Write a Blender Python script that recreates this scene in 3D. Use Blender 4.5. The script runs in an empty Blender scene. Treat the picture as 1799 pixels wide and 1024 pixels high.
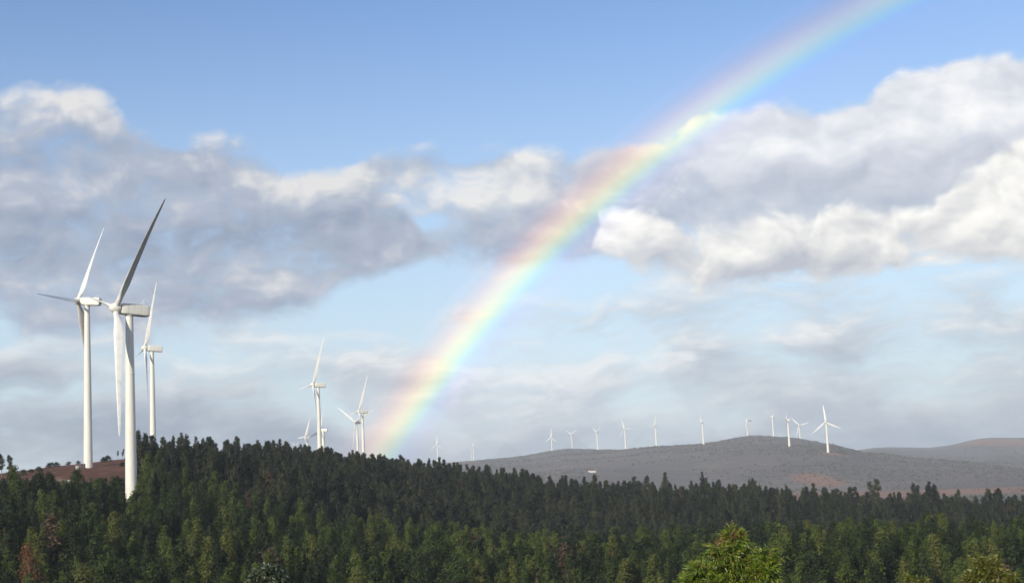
import bpy, math, random
import numpy as np
from mathutils import Matrix, Vector

scene = bpy.context.scene
rng = np.random.default_rng(7)
random.seed(7)
PI = math.pi
rad = math.radians

# ------------------------------------------------------------------ camera
# photograph 1799 x 1024, about 50 mm on full frame, pitched up, slightly rolled
PW, PH, FOC = 1799.0, 1024.0, 2510.0
_pitch, _roll = rad(7.0), rad(-2.51)
FWD = np.array([0.0, math.cos(_pitch), math.sin(_pitch)])
_r0 = np.array([1.0, 0.0, 0.0]); _u0 = np.cross(_r0, FWD)
RGT = math.cos(_roll) * _r0 + math.sin(_roll) * _u0
UPV = -math.sin(_roll) * _r0 + math.cos(_roll) * _u0

def ray(px, py):
    """unit-horizontal-length direction seen at a pixel of the photograph"""
    d = FWD * FOC + RGT * (px - PW / 2) - UPV * (py - PH / 2)
    return d / math.hypot(d[0], d[1])

def at(px, py, d):
    """the point seen at a pixel, d metres away over the ground"""
    return Vector(ray(px, py) * d)

def azel(px, py):
    d = ray(px, py)
    return math.degrees(math.atan2(d[0], d[1])), math.degrees(math.atan(d[2]))

cam_data = bpy.data.cameras.new('camera')
cam_data.sensor_width = 36.0
cam_data.sensor_fit = 'HORIZONTAL'
cam_data.lens = FOC / PW * 36.0
cam_data.clip_start = 0.5
cam_data.clip_end = 60000.0
cam = bpy.data.objects.new('camera', cam_data)
scene.collection.objects.link(cam)
_m = Matrix.Identity(4)
for _i in range(3):
    _m[_i][0] = RGT[_i]; _m[_i][1] = UPV[_i]; _m[_i][2] = -FWD[_i]
cam.matrix_world = _m
scene.camera = cam

# ------------------------------------------------------------------ sun, exposure
SUN_AZ, SUN_EL = 210.5, 21.9            # behind the camera, to the left (opposite the bow's centre)
sun_data = bpy.data.lights.new('sun', 'SUN')
sun_data.energy = 4.3
sun_data.angle = rad(0.53)
sun_data.color = (1.0, 0.92, 0.77)
sun = bpy.data.objects.new('sun', sun_data)
scene.collection.objects.link(sun)
_sd = Vector((math.sin(rad(SUN_AZ)) * math.cos(rad(SUN_EL)), math.cos(rad(SUN_AZ)) * math.cos(rad(SUN_EL)), math.sin(rad(SUN_EL))))
sun.rotation_euler = _sd.to_track_quat('Z', 'Y').to_euler()
sun.location = _sd * 500

scene.view_settings.view_transform = 'Standard'
scene.view_settings.look = 'None'
scene.view_settings.exposure = 0.0
scene.view_settings.gamma = 1.0
scene.view_settings.use_curve_mapping = False
scene.cycles.use_denoising = True
scene.cycles.max_bounces = 6
scene.cycles.diffuse_bounces = 2
scene.cycles.glossy_bounces = 2
scene.cycles.transmission_bounces = 3
scene.cycles.transparent_max_bounces = 12
scene.cycles.volume_bounces = 1

# ------------------------------------------------------------------ world: sky with banks of cloud
world = bpy.data.worlds.new('World')
scene.world = world
world.use_nodes = True
wt = world.node_tree
wt.nodes.clear()

class NG:
    """small wrapper: arithmetic on node sockets"""
    def __init__(self, tree): self.t = tree
    def _in(self, sock, v):
        if isinstance(v, bpy.types.NodeSocket): self.t.links.new(v, sock)
        elif v is not None: sock.default_value = v
    def math(self, op, a, b=None, c=None, clamp=False):
        n = self.t.nodes.new('ShaderNodeMath'); n.operation = op; n.use_clamp = clamp
        self._in(n.inputs[0], a); self._in(n.inputs[1], b); self._in(n.inputs[2], c)
        return n.outputs[0]
    def add(self, a, b): return self.math('ADD', a, b)
    def sub(self, a, b): return self.math('SUBTRACT', a, b)
    def mul(self, a, b): return self.math('MULTIPLY', a, b)
    def mad(self, a, b, c): return self.math('MULTIPLY_ADD', a, b, c)
    def minimum(self, a, b): return self.math('MINIMUM', a, b)
    def smooth(self, x, lo, hi, to0=0.0, to1=1.0):
        n = self.t.nodes.new('ShaderNodeMapRange'); n.interpolation_type = 'SMOOTHSTEP'
        self._in(n.inputs[0], x); self._in(n.inputs[1], lo); self._in(n.inputs[2], hi)
        n.inputs[3].default_value = to0; n.inputs[4].default_value = to1
        return n.outputs[0]
    def lin(self, x, lo, hi, to0=0.0, to1=1.0):
        n = self.t.nodes.new('ShaderNodeMapRange'); n.clamp = True
        self._in(n.inputs[0], x); self._in(n.inputs[1], lo); self._in(n.inputs[2], hi)
        n.inputs[3].default_value = to0; n.inputs[4].default_value = to1
        return n.outputs[0]
    def comb(self, x, y, z):
        n = self.t.nodes.new('ShaderNodeCombineXYZ')
        for i, v in enumerate((x, y, z)): self._in(n.inputs[i], v)
        return n.outputs[0]
    def sep(self, v):
        n = self.t.nodes.new('ShaderNodeSeparateXYZ'); self._in(n.inputs[0], v)
        return n.outputs
    def noise(self, vec, scale, detail=6, rough=0.55, lac=2.0, dist=0.0, color=False, dim='2D'):
        n = self.t.nodes.new('ShaderNodeTexNoise'); n.noise_dimensions = dim
        self._in(n.inputs['Vector'], vec); n.inputs['Scale'].default_value = scale
        n.inputs['Detail'].default_value = detail; n.inputs['Roughness'].default_value = rough
        n.inputs['Lacunarity'].default_value = lac; n.inputs['Distortion'].default_value = dist
        return n.outputs['Color' if color else 'Fac']
    def voro(self, vec, scale, detail=0.0, rough=0.5, feature='F1', out='Distance', smooth=0.5, dim='2D'):
        n = self.t.nodes.new('ShaderNodeTexVoronoi'); n.feature = feature; n.voronoi_dimensions = dim
        self._in(n.inputs['Vector'], vec); n.inputs['Scale'].default_value = scale
        n.inputs['Detail'].default_value = detail; n.inputs['Roughness'].default_value = rough
        if feature == 'SMOOTH_F1': n.inputs['Smoothness'].default_value = smooth
        return n.outputs[out]
    def mix(self, f, a, b):
        n = self.t.nodes.new('ShaderNodeMix'); n.data_type = 'RGBA'
        self._in(n.inputs[0], f)
        for s, v in ((n.inputs[6], a), (n.inputs[7], b)):
            if isinstance(v, (tuple, list)) and len(v) == 3: v = (*v, 1.0)
            self._in(s, v)
        return n.outputs[2]
    def curve(self, x, pts, lo, hi, ylo, yhi):
        """y(x) through pts, x in lo..hi, y in ylo..yhi"""
        n = self.t.nodes.new('ShaderNodeFloatCurve')
        c = n.mapping.curves[0]
        pts = sorted(pts)
        while len(c.points) < len(pts): c.points.new(0.5, 0.5)
        for p, (a, b) in zip(c.points, pts):
            p.location = ((a - lo) / (hi - lo), (b - ylo) / (yhi - ylo)); p.handle_type = 'AUTO_CLAMPED'
        n.mapping.extend = 'HORIZONTAL'
        n.mapping.update()
        self._in(n.inputs[1], self.lin(x, lo, hi))
        return self.mad(n.outputs[0], yhi - ylo, ylo)
    def ramp(self, f, stops, interp='LINEAR'):
        n = self.t.nodes.new('ShaderNodeValToRGB'); r = n.color_ramp; r.interpolation = interp
        while len(r.elements) < len(stops): r.elements.new(0.5)
        for e, (p, col) in zip(r.elements, stops): e.position = p; e.color = (*col, 1.0)
        self._in(n.inputs[0], f)
        return n.outputs[0]

W = NG(wt)
w_tc = wt.nodes.new('ShaderNodeTexCoord')
wx, wy, wz = W.sep(w_tc.outputs['Generated'])
w_az = W.mul(W.math('ARCTAN2', wx, wy), 180 / PI)
w_el = W.mul(W.math('ARCSINE', wz), 180 / PI)

nishita = wt.nodes.new('ShaderNodeTexSky')
nishita.sky_type = 'NISHITA'
nishita.sun_disc = False
nishita.sun_elevation = rad(SUN_EL)
nishita.sun_rotation = rad(SUN_AZ)
nishita.altitude = 300
nishita.air_density = 1.15
nishita.dust_density = 0.4
nishita.ozone_density = 2.0
SKY_STRENGTH = 0.11
SKY_TINT = (0.96, 1.06, 1.32)

# swirl the domain a little so that edges curl
p0 = W.comb(w_az, w_el, 0.0)
warp = W.sep(W.noise(p0, 0.30, 2, 0.5, color=True))
ua = W.mad(W.sub(warp[0], 0.5), 1.9, w_az)
va = W.mad(W.sub(warp[1], 0.5), 1.0, w_el)

def puffy(du, dv):
    """heaped cloud: rounded lumps over a soft broad noise"""
    p = W.comb(W.add(ua, du + 31.0), W.mul(W.add(va, dv), 1.45), 0.0)
    n = W.noise(p, 0.30, 8, 0.56)
    v = W.voro(p, 0.55, 2.0, 0.55, 'SMOOTH_F1', smooth=0.5)
    return W.sub(W.add(n, 0.19), W.mul(v, 0.34))
def streaky(du, dv):
    """layered cloud drawn out along the horizon"""
    p = W.comb(W.mul(W.add(ua, du + 77.0), 0.36), W.mad(w_az, -0.035, W.add(va, dv)), 0.0)
    return W.noise(p, 0.55, 8, 0.56)
nA, nA2 = puffy(0, 0), puffy(-0.30, 0.60)
nB, nB2 = streaky(0, 0), streaky(-0.3, 0.45)
litA = W.sub(nA, nA2)
litB = W.sub(nB, nB2)
litM = W.mad(litA, 0.42, W.mul(W.sub(nB, 0.5), 0.40))
nL = W.mad(nA, 0.5, W.mul(nB, 0.5))

AZL, AZH, ELL, ELH = -60.0, 60.0, -20.0, 40.0
def prof(poly):
    return [azel(x, y) for x, y in poly]

def light_gap_spots(spots):
    """sum of soft elliptical spots (light and shade painted on the cloud, or thinner cover), given at their directions in the sky"""
    tot = None
    for x, y, rx, ry, h in spots:
        a, e = azel(x, y)
        k = 43.8
        dx = W.mul(W.sub(ua, a), k / rx)
        dy = W.mul(W.sub(va, e), k / ry)
        q = W.mad(dx, dx, W.mul(dy, dy))
        g = W.math('POWER', 0.42, q)
        tot = W.mul(g, h) if tot is None else W.mad(g, h, tot)
    return tot

wmix = wt.nodes.new('ShaderNodeMix'); wmix.data_type = 'RGBA'; wmix.blend_type = 'MULTIPLY'
wmix.inputs[0].default_value = 1.0
wt.links.new(nishita.outputs[0], wmix.inputs[6])
_k = SKY_STRENGTH
wmix.inputs[7].default_value = (_k * SKY_TINT[0], _k * SKY_TINT[1], _k * SKY_TINT[2], 1)
# thicker, paler air towards the horizon
air = W.math('MULTIPLY', W.smooth(w_el, -3.0, 21.0, 1.0, 0.0), 0.88)
sky_col = W.mix(air, wmix.outputs[2], (0.66, 0.80, 0.90))

def bank(prev, top, bottom, sT, sB, noise, lit, amp, soft, cols, edge_w, rim_gain, lit_gain, base_lit, opacity=1.0, lights=None, holes=None, cap=1.2):
    """lay one bank of cloud over what lies behind it"""
    T = W.curve(ua, prof(top), AZL, AZH, ELL, ELH)
    B = W.curve(ua, prof(bottom), AZL, AZH, ELL, ELH)
    dT = W.sub(T, va)
    e = W.minimum(W.math('MULTIPLY', dT, 1 / sT), W.mul(W.sub(va, B), 1 / sB))
    e = W.math('MINIMUM', e, cap)
    if holes: e = W.add(e, light_gap_spots(holes))
    dens = W.mad(W.sub(noise, 0.5), amp, e)
    alpha = W.mul(W.smooth(dens, 0.0, soft), opacity)
    rim = W.smooth(dT, -0.2, edge_w, 1.0, 0.0)
    s = W.mad(rim, rim_gain, W.mad(lit, lit_gain, base_lit))
    if lights: s = W.add(s, light_gap_spots(lights))
    col = W.ramp(s, [(0.0, cols[0]), (0.5, cols[1]), (1.0, cols[2])])
    return W.mix(alpha, prev, col)

GREY = ((0.315, 0.375, 0.500), (0.46, 0.515, 0.625), (0.80, 0.795, 0.80))
MIDD = ((0.365, 0.430, 0.560), (0.53, 0.585, 0.68), (0.85, 0.85, 0.85))
LITE = ((0.49, 0.54, 0.635), (0.70, 0.73, 0.80), (0.99, 0.99, 0.99))
BRIG = ((0.50, 0.53, 0.60), (0.74, 0.74, 0.745), (1.05, 1.03, 0.98))
VEIL = ((0.43, 0.49, 0.575), (0.60, 0.65, 0.71), (0.86, 0.88, 0.89))
LOWB = ((0.295, 0.355, 0.460), (0.43, 0.480, 0.560), (0.64, 0.67, 0.70))
# pale veil low over the hills
sky_col = bank(sky_col,
    [(-700, 520), (0, 540), (300, 540), (600, 550), (900, 530), (1100, 505), (1300, 480), (1500, 460), (1799, 430), (2400, 380)],
    [(-700, 1150), (900, 1100), (2400, 1050)], 2.2, 1.0, nB, litB, 4.2, 1.7, VEIL, 1.6, 0.12, 2.3, 0.50, 0.95,
    lights=[(1130, 630, 70, 30, 0.3), (930, 655, 160, 50, 0.22), (500, 608, 170, 30, 0.35), (330, 632, 130, 22, 0.3), (720, 600, 130, 40, 0.2),
            (1430, 565, 200, 30, 0.1), (1500, 640, 260, 40, -0.3), (80, 620, 160, 20, 0.10), (1330, 590, 90, 16, 0.15), (1690, 575, 60, 16, 0.25)])
sky_col = bank(sky_col,
    [(-700, 590), (0, 612), (250, 640), (420, 648), (560, 668), (660, 715), (800, 742), (900, 738), (1000, 722), (1200, 700), (1400, 682), (1600, 660), (1799, 640), (2400, 560)],
    [(-700, 1150), (900, 1100), (2400, 1050)], 2.0, 1.0, nB, litB, 3.2, 1.8, LOWB, 1.2, 0.08, 1.5, 0.43, 0.95,
    lights=[(100, 700, 330, 120, -0.5), (480, 730, 240, 90, -0.46), (900, 690, 220, 40, 0.22), (1000, 765, 420, 50, -0.30), (1550, 740, 420, 70, -0.30)])
# right, upper sheet
sky_col = bank(sky_col,
    [(900, 420), (1000, 290), (1050, 250), (1100, 240), (1190, 228), (1250, 190), (1330, 178), (1420, 174), (1500, 170), (1540, 142), (1600, 122), (1650, 105), (1720, 90), (1799, 82), (2100, 60), (2500, 200)],
    [(900, 430), (1050, 440), (1200, 450), (1500, 440), (1799, 430), (2500, 420)], 0.7, 1.2, nA, litM, 1.3, 0.75, LITE, 1.4, 0.22, 1.5, 0.47,
    lights=[(1350, 266, 70, 24, 0.42), (1690, 165, 130, 50, 0.30), (1560, 255, 130, 24, 0.25), (1250, 225, 110, 26, -0.02), (1430, 325, 230, 42, -0.36),
            (1640, 240, 110, 18, -0.18), (1150, 300, 90, 40, -0.1), (1740, 110, 70, 18, -0.12), (1740, 215, 50, 20, 0.2)], holes=[(1680, 245, 40, 12, -0.6)])
# middle
sky_col = bank(sky_col,
    [(480, 420), (600, 300), (660, 240), (720, 243), (790, 256), (850, 254), (900, 240), (945, 236), (980, 250), (1020, 262), (1060, 246), (1110, 240), (1200, 250), (1300, 330)],
    [(480, 430), (600, 400), (660, 470), (750, 482), (850, 490), (950, 497), (1050, 485), (1150, 470), (1300, 420)], 0.8, 0.8, nL, litM, 2.9, 1.3, MIDD, 1.0, 0.08, 2.2, 0.42,
    lights=[(910, 262, 90, 30, 0.40), (790, 340, 120, 40, 0.46), (880, 318, 60, 26, 0.22), (700, 252, 60, 18, 0.1), (890, 482, 90, 12, 0.35), (690, 395, 40, 20, 0.25),
            (790, 420, 130, 32, -0.18), (1000, 400, 120, 40, -0.15), (770, 272, 60, 22, -0.15), (860, 290, 70, 18, -0.18), (720, 450, 100, 14, -0.1)],
    holes=[(745, 400, 60, 14, -1.0), (640, 380, 50, 30, -0.5), (640, 250, 90, 40, -0.35)])
# left mass
sky_col = bank(sky_col,
    [(-900, 300), (-300, 170), (0, 140), (60, 137), (120, 142), (170, 165), (220, 186), (260, 226), (300, 234), (330, 222), (400, 208), (462, 222), (485, 276), (530, 284), (600, 290), (650, 312), (700, 345), (760, 420), (820, 520)],
    [(-900, 640), (0, 612), (300, 598), (450, 590), (550, 566), (600, 535), (640, 508), (720, 480), (820, 500)], 0.75, 0.9, nL, litM, 3.2, 1.25, GREY, 0.9, 0.06, 2.3, 0.36,
    lights=[(60, 172, 150, 36, 0.62), (190, 205, 70, 34, 0.22), (392, 238, 95, 30, 0.52), (580, 322, 120, 36, 0.46), (540, 296, 46, 16, 0.3), (80, 322, 140, 18, 0.16),
            (200, 262, 70, 24, 0.15), (450, 462, 40, 20, 0.32), (500, 512, 60, 13, 0.35), (565, 545, 70, 14, 0.38), (90, 500, 160, 18, 0.25), (120, 545, 120, 20, 0.15),
            (450, 405, 240, 36, -0.20), (110, 432, 220, 36, -0.20), (50, 265, 130, 34, -0.12), (300, 520, 130, 34, -0.16), (420, 575, 120, 14, -0.12)],
    holes=[(478, 268, 40, 26, -0.9), (308, 245, 26, 16, -0.6)])
# right, bright heap in front
sky_col = bank(sky_col,
    [(900, 760), (960, 590), (1010, 462), (1042, 392), (1064, 358), (1120, 364), (1200, 384), (1290, 376), (1340, 380), (1400, 370), (1500, 354), (1560, 350), (1640, 346), (1680, 303), (1720, 280), (1760, 243), (1799, 220), (1900, 200), (2300, 300)],
    [(900, 440), (985, 450), (1060, 472), (1120, 505), (1200, 514), (1280, 520), (1400, 505), (1500, 495), (1650, 485), (1799, 474), (2300, 440)], 0.7, 1.0, nA, litA, 1.5, 0.8, BRIG, 1.6, 0.28, 1.05, 0.56,
    lights=[(1330, 485, 150, 34, -0.40), (1180, 450, 60, 40, -0.18), (1400, 445, 70, 26, -0.18), (1530, 470, 120, 22, -0.25), (1750, 320, 70, 70, 0.2), (1110, 395, 80, 36, 0.18),
            (1600, 400, 100, 30, 0.1), (1720, 450, 90, 26, -0.1)])

# scattered heaps everywhere the frame does not look, so that the sky goes on round
far_mask = W.math('MAXIMUM', W.smooth(W.math('ABSOLUTE', w_az), 30, 50), W.smooth(w_el, 22, 34))
cl = W.noise(W.comb(wx, wy, W.mul(wz, 2.0)), 2.6, 6, 0.55, dim='3D')
ca = W.mul(W.mul(W.smooth(cl, 0.47, 0.60), far_mask), W.smooth(w_el, -2, 4))
sky_col = W.mix(ca, sky_col, W.ramp(W.smooth(cl, 0.50, 0.72), [(0, (0.80, 0.80, 0.80)), (1, (0.45, 0.49, 0.56))]))

w_bg = wt.nodes.new('ShaderNodeBackground')
w_out = wt.nodes.new('ShaderNodeOutputWorld')
wt.links.new(sky_col, w_bg.inputs['Color'])
w_bg.inputs['Strength'].default_value = 1.0
wt.links.new(w_bg.outputs[0], w_out.inputs[0])
world.cycles.sampling_method = 'MANUAL'
world.cycles.sample_map_resolution = 512
# ------------------------------------------------------------------ TERRAIN
def new_mat(name):
    m = bpy.data.materials.new(name); m.use_nodes = True
    m.node_tree.nodes.clear()
    return m, NG(m.node_tree)

def finish(m, g, shader, disp=None):
    o = g.t.nodes.new('ShaderNodeOutputMaterial')
    g.t.links.new(shader, o.inputs['Surface'])
    return m

def principled(g, color, rough=0.6, spec=0.3, normal=None, **kw):
    n = g.t.nodes.new('ShaderNodeBsdfPrincipled')
    g._in(n.inputs['Base Color'], (*color, 1) if isinstance(color, tuple) else color)
    g._in(n.inputs['Roughness'], rough)
    n.inputs['Specular IOR Level'].default_value = spec
    if normal is not None: g._in(n.inputs['Normal'], normal)
    for k, v in kw.items(): g._in(n.inputs[k], v)
    return n.outputs[0]

def bump(g, h, strength, dist):
    n = g.t.nodes.new('ShaderNodeBump')
    n.inputs['Strength'].default_value = strength; n.inputs['Distance'].default_value = dist
    g._in(n.inputs['Height'], h)
    return n.outputs[0]

def link(o, parent=None):
    scene.collection.objects.link(o)
    if parent is not None: o.parent = parent
    return o

def mesh_obj(name, verts, faces, mat=None, parent=None, smooth=False):
    me = bpy.data.meshes.new(name)
    if isinstance(verts, np.ndarray) and isinstance(faces, np.ndarray):
        me.vertices.add(len(verts)); me.vertices.foreach_set('co', verts.astype(np.float32).ravel())
        k = faces.shape[1]
        me.loops.add(faces.size); me.loops.foreach_set('vertex_index', faces.astype(np.int32).ravel())
        me.polygons.add(len(faces))
        me.polygons.foreach_set('loop_start', np.arange(0, faces.size, k, dtype=np.int32))
        me.update(calc_edges=True); me.validate()
    else:
        me.from_pydata([tuple(v) for v in verts], [], [tuple(f) for f in faces]); me.update()
    if smooth: me.polygons.foreach_set('use_smooth', np.ones(len(me.polygons), dtype=bool))
    if mat: me.materials.append(mat)
    return link(bpy.data.objects.new(name, me), parent)

def tag(o, label=None, cat=None, group=None, kind=None):
    if label: o['label'] = label
    if cat: o['category'] = cat
    if group: o['group'] = group
    if kind: o['kind'] = kind
    return o

def empty(name, loc, rz=0.0):
    o = bpy.data.objects.new(name, None)
    o.empty_display_size = 1.0
    o.location = loc; o.rotation_euler = (0, 0, rz)
    return link(o)

# profiles of the land: (distance, height) along lines of sight that leave the camera at the
# bearing of a given column of the photograph; heights are metres relative to the eye
NEAR = {
    -900: [(0, -1.7), (30, -8), (80, -21), (150, -35), (250, -38), (350, -30), (450, -18), (560, -4), (650, 4), (740, 6), (860, 4), (1000, -2), (1300, -12), (1800, -12), (2500, -10), (4000, -20), (9000, -10)],
    0:    [(0, -1.7), (30, -8), (80, -21), (150, -35), (250, -40), (350, -33), (450, -19), (560, -1), (650, 6), (740, 8.5), (860, 5), (1000, -2), (1300, -10), (1800, -10), (2500, -6), (4000, -10), (6000, 50), (9000, 0)],
    110:  [(0, -1.7), (30, -8), (80, -21), (150, -35), (250, -41), (350, -34), (450, -19), (560, 1.5), (650, 8), (730, 11.5), (860, 6), (1000, -2), (1300, -10), (1800, -10), (2500, -4), (4000, -10), (6000, 50), (9000, 0)],
    220:  [(0, -1.7), (30, -8), (80, -21), (150, -35), (250, -42), (350, -35), (450, -21), (560, 0.5), (650, 9), (740, 13.5), (860, 7), (1000, 0), (1300, -8), (1800, -10), (2500, -4), (4000, -10), (6000, 50), (9000, 0)],
    330:  [(0, -1.7), (30, -8), (80, -21), (150, -35), (250, -43), (350, -37), (450, -22), (560, -4), (650, 7), (740, 12), (860, 7), (1000, 1), (1300, -6), (1800, -9), (2500, -3), (4000, -10), (6000, 50), (9000, 0)],
    450:  [(0, -1.7), (30, -8), (80, -21), (150, -36), (250, -43), (350, -39), (450, -28), (560, -12), (650, 1), (740, 7.5), (860, 4), (1000, 0), (1300, -5), (1800, -8), (2500, -2), (4000, -8), (6000, 45), (9000, 0)],
    600:  [(0, -1.7), (30, -8), (80, -21), (150, -36), (250, -44), (350, -42), (450, -36), (560, -24), (650, -10), (740, -2), (820, 0), (1000, -4), (1300, -8), (1800, -10), (2500, -4), (4000, -4), (6000, 20), (9000, 0)],
    750:  [(0, -1.7), (30, -8), (80, -21), (150, -36), (250, -45), (350, -44), (450, -40), (560, -36), (650, -25), (740, -14), (850, -9), (1000, -16), (1300, -30), (1800, -30), (2500, -20), (4000, -5), (5000, 16), (6000, 29), (7500, 15), (9000, -10)],
    900:  [(0, -1.7), (30, -8), (80, -21), (150, -36), (250, -45), (350, -45), (450, -44), (560, -44), (650, -37), (740, -24), (860, -16), (1000, -24), (1300, -46), (1800, -50), (2500, -40), (3000, -24), (4000, 2), (5000, 22), (6000, 36), (7500, 20), (9000, -10)],
    1000: [(0, -1.7), (30, -8), (80, -21), (150, -36), (250, -45), (350, -45), (450, -45), (560, -47), (650, -42), (740, -31), (860, -22), (1000, -32), (1300, -50), (1800, -56), (2500, -32), (3000, -9), (3400, -13), (4000, 6), (5000, 36), (6000, 69), (7500, 30), (9000, -20)],
    1060: [(0, -1.7), (30, -8), (80, -21), (150, -36), (250, -45), (350, -45), (450, -44), (560, -48), (650, -44), (740, -33), (860, -25), (1000, -35), (1300, -52), (1800, -60), (2500, -38), (3000, -12), (3400, -16), (4000, 10), (5000, 38), (5700, 58), (7500, 20), (9000, -30)],
    1150: [(0, -1.7), (30, -8), (80, -21), (150, -36), (250, -46), (350, -45), (450, -43), (560, -49), (650, -46), (740, -35), (860, -27), (1000, -38), (1300, -55), (1800, -62), (2500, -52), (3000, -32), (3400, -20), (4000, 16), (5000, 57), (5600, 46), (7500, 0), (9000, -40)],
    1231: [(0, -1.7), (30, -8), (80, -21), (150, -36), (250, -46), (350, -45), (450, -42), (560, -49), (650, -47), (740, -36), (860, -28), (1000, -40), (1300, -56), (1800, -62), (2500, -60), (3000, -44), (3500, -10), (4000, 24), (4700, 50), (5400, 46), (7500, 0), (9000, -40)],
    1330: [(0, -1.7), (30, -8), (80, -21), (150, -36), (250, -46), (350, -44), (450, -41), (560, -50), (650, -49), (740, -39), (860, -31), (1000, -42), (1300, -58), (1800, -62), (2500, -61), (3000, -36), (3600, 6), (4200, 46), (5000, 72), (5600, 60), (7500, 0), (9000, -40)],
    1400: [(0, -1.7), (30, -8), (80, -21), (150, -36), (250, -46), (350, -44), (450, -41), (560, -51), (650, -51), (740, -42), (860, -34), (1000, -44), (1300, -60), (1800, -62), (2500, -61), (3000, -26), (3680, 14), (4200, 36), (5000, 56), (5600, 40), (7500, 0), (9000, -40)],
    1460: [(0, -1.7), (30, -8), (80, -21), (150, -37), (250, -46), (350, -44), (450, -41), (560, -52), (650, -52), (740, -44), (860, -36), (1000, -46), (1300, -60), (1800, -62), (2500, -61), (3000, -26), (3350, -2), (4000, 16), (4600, 30), (5300, 20), (6300, -20), (7500, -6), (9000, -30)],
    1540: [(0, -1.7), (30, -8), (80, -21), (150, -37), (250, -46), (350, -44), (450, -41), (560, -53), (650, -54), (740, -46), (860, -39), (1000, -48), (1300, -60), (1800, -63), (2500, -62), (3000, -40), (3500, -18), (4000, -8), (4600, -14), (5300, -30), (6300, -20), (7500, 22), (8200, 16), (9500, -30)],
    1640: [(0, -1.7), (30, -8), (80, -21), (150, -37), (250, -47), (350, -45), (450, -42), (560, -54), (650, -56), (740, -49), (860, -42), (1000, -50), (1300, -61), (1800, -64), (2500, -62), (3000, -48), (3500, -34), (4000, -24), (4600, -30), (5300, -40), (6300, -30), (7500, 2), (8200, 6), (9500, -30)],
    1730: [(0, -1.7), (30, -8), (80, -21), (150, -37), (250, -47), (350, -45), (450, -43), (560, -54), (650, -57), (740, -50), (860, -44), (1000, -52), (1300, -62), (1800, -64), (2500, -62), (3000, -54), (3500, -46), (4000, -42), (4600, -48), (5300, -46), (6300, -14), (7500, 40), (8200, 42), (9500, -30)],
    1799: [(0, -1.7), (30, -8), (80, -21), (150, -37), (250, -47), (350, -45), (450, -43), (560, -54), (650, -57), (740, -50), (860, -44), (1000, -52), (1300, -62), (1800, -64), (2500, -62), (3000, -60), (3500, -60), (4000, -58), (4600, -58), (5300, -50), (6300, -18), (7500, 32), (8200, 34), (9500, -30)],
    2500: [(0, -1.7), (30, -8), (80, -21), (150, -37), (250, -47), (350, -45), (450, -43), (560, -54), (650, -57), (740, -50), (860, -44), (1000, -52), (1300, -62), (1800, -64), (2500, -62), (4000, -60), (5300, -40), (7500, 10), (9500, -30)],
}
_cols = sorted(NEAR)
COL_AZ = np.array([azel(c, 812)[0] for c in _cols])
DK = np.array([0, 15, 30, 55, 80, 115, 150, 200, 250, 300, 350, 400, 450, 505, 560, 605, 650, 695, 740, 780, 820, 860, 930, 1000, 1150, 1300, 1550, 1800, 2150, 2500, 2750,
               3000, 3250, 3500, 3750, 4000, 4300, 4600, 5000, 5300, 5600, 6000, 6300, 6700, 7100, 7500, 7850, 8200, 8800, 9500, 12000, 18000, 30000], float)
ZT = np.array([np.interp(DK, *zip(*(NEAR[c] + [(12000, -75), (18000, -80), (30000, -80)]))) for c in _cols])
# round the corners of the profiles
_zs = ZT.copy()
_zs[:, 1:-1] = 0.22 * ZT[:, :-2] + 0.56 * ZT[:, 1:-1] + 0.22 * ZT[:, 2:]
ZT = np.where(DK[None, :] > 60, _zs, ZT)

def vnoise(x, y, seed=0):
    """smooth value noise, vectorised"""
    xi, yi = np.floor(x).astype(np.int64), np.floor(y).astype(np.int64)
    fx, fy = x - xi, y - yi
    fx, fy = fx * fx * (3 - 2 * fx), fy * fy * (3 - 2 * fy)
    def h(a, b):
        n = (a * 374761393 + b * 668265263 + seed * 1442695041) & 0xffffffff
        n = ((n ^ (n >> 13)) * 1274126177) & 0xffffffff
        return ((n ^ (n >> 16)) & 0xffff) / 65535.0
    return (h(xi, yi) * (1 - fx) + h(xi + 1, yi) * fx) * (1 - fy) + (h(xi, yi + 1) * (1 - fx) + h(xi + 1, yi + 1) * fx) * fy

def ground_z(x, y):
    x, y = np.asarray(x, float), np.asarray(y, float)
    d = np.hypot(x, y); a = np.degrees(np.arctan2(x, y))
    ac = np.clip(a, COL_AZ[0], COL_AZ[-1])
    i = np.clip(np.searchsorted(COL_AZ, ac) - 1, 0, len(COL_AZ) - 2)
    t = (ac - COL_AZ[i]) / (COL_AZ[i + 1] - COL_AZ[i]); t = t * t * (3 - 2 * t) * 0.5 + t * 0.5
    dc = np.clip(d, 0, DK[-1] - 1)
    j = np.clip(np.searchsorted(DK, dc, side='right') - 1, 0, len(DK) - 2)
    s = (dc - DK[j]) / (DK[j + 1] - DK[j])
    z0 = ZT[i, j] * (1 - s) + ZT[i, j + 1] * s
    z1 = ZT[i + 1, j] * (1 - s) + ZT[i + 1, j + 1] * s
    z = z0 * (1 - t) + z1 * t
    amp = np.clip(d / 1500, 0.25, 3.0) * 1.1
    z = z + amp * ((vnoise(x / 60, y / 60, 1) - 0.5) * 0.8) * (d > 40)
    far = np.clip((d - 2200) / 1500, 0, 1)
    z = z + far * ((vnoise(x / 420, y / 420, 2) - 0.5) * 20 + (vnoise(x / 170, y / 170, 3) - 0.5) * 5 + (vnoise(x / 60, y / 60, 4) - 0.5) * 3.0)
    return z

def gz(x, y): return float(ground_z(np.array([x]), np.array([y]))[0])

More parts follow.
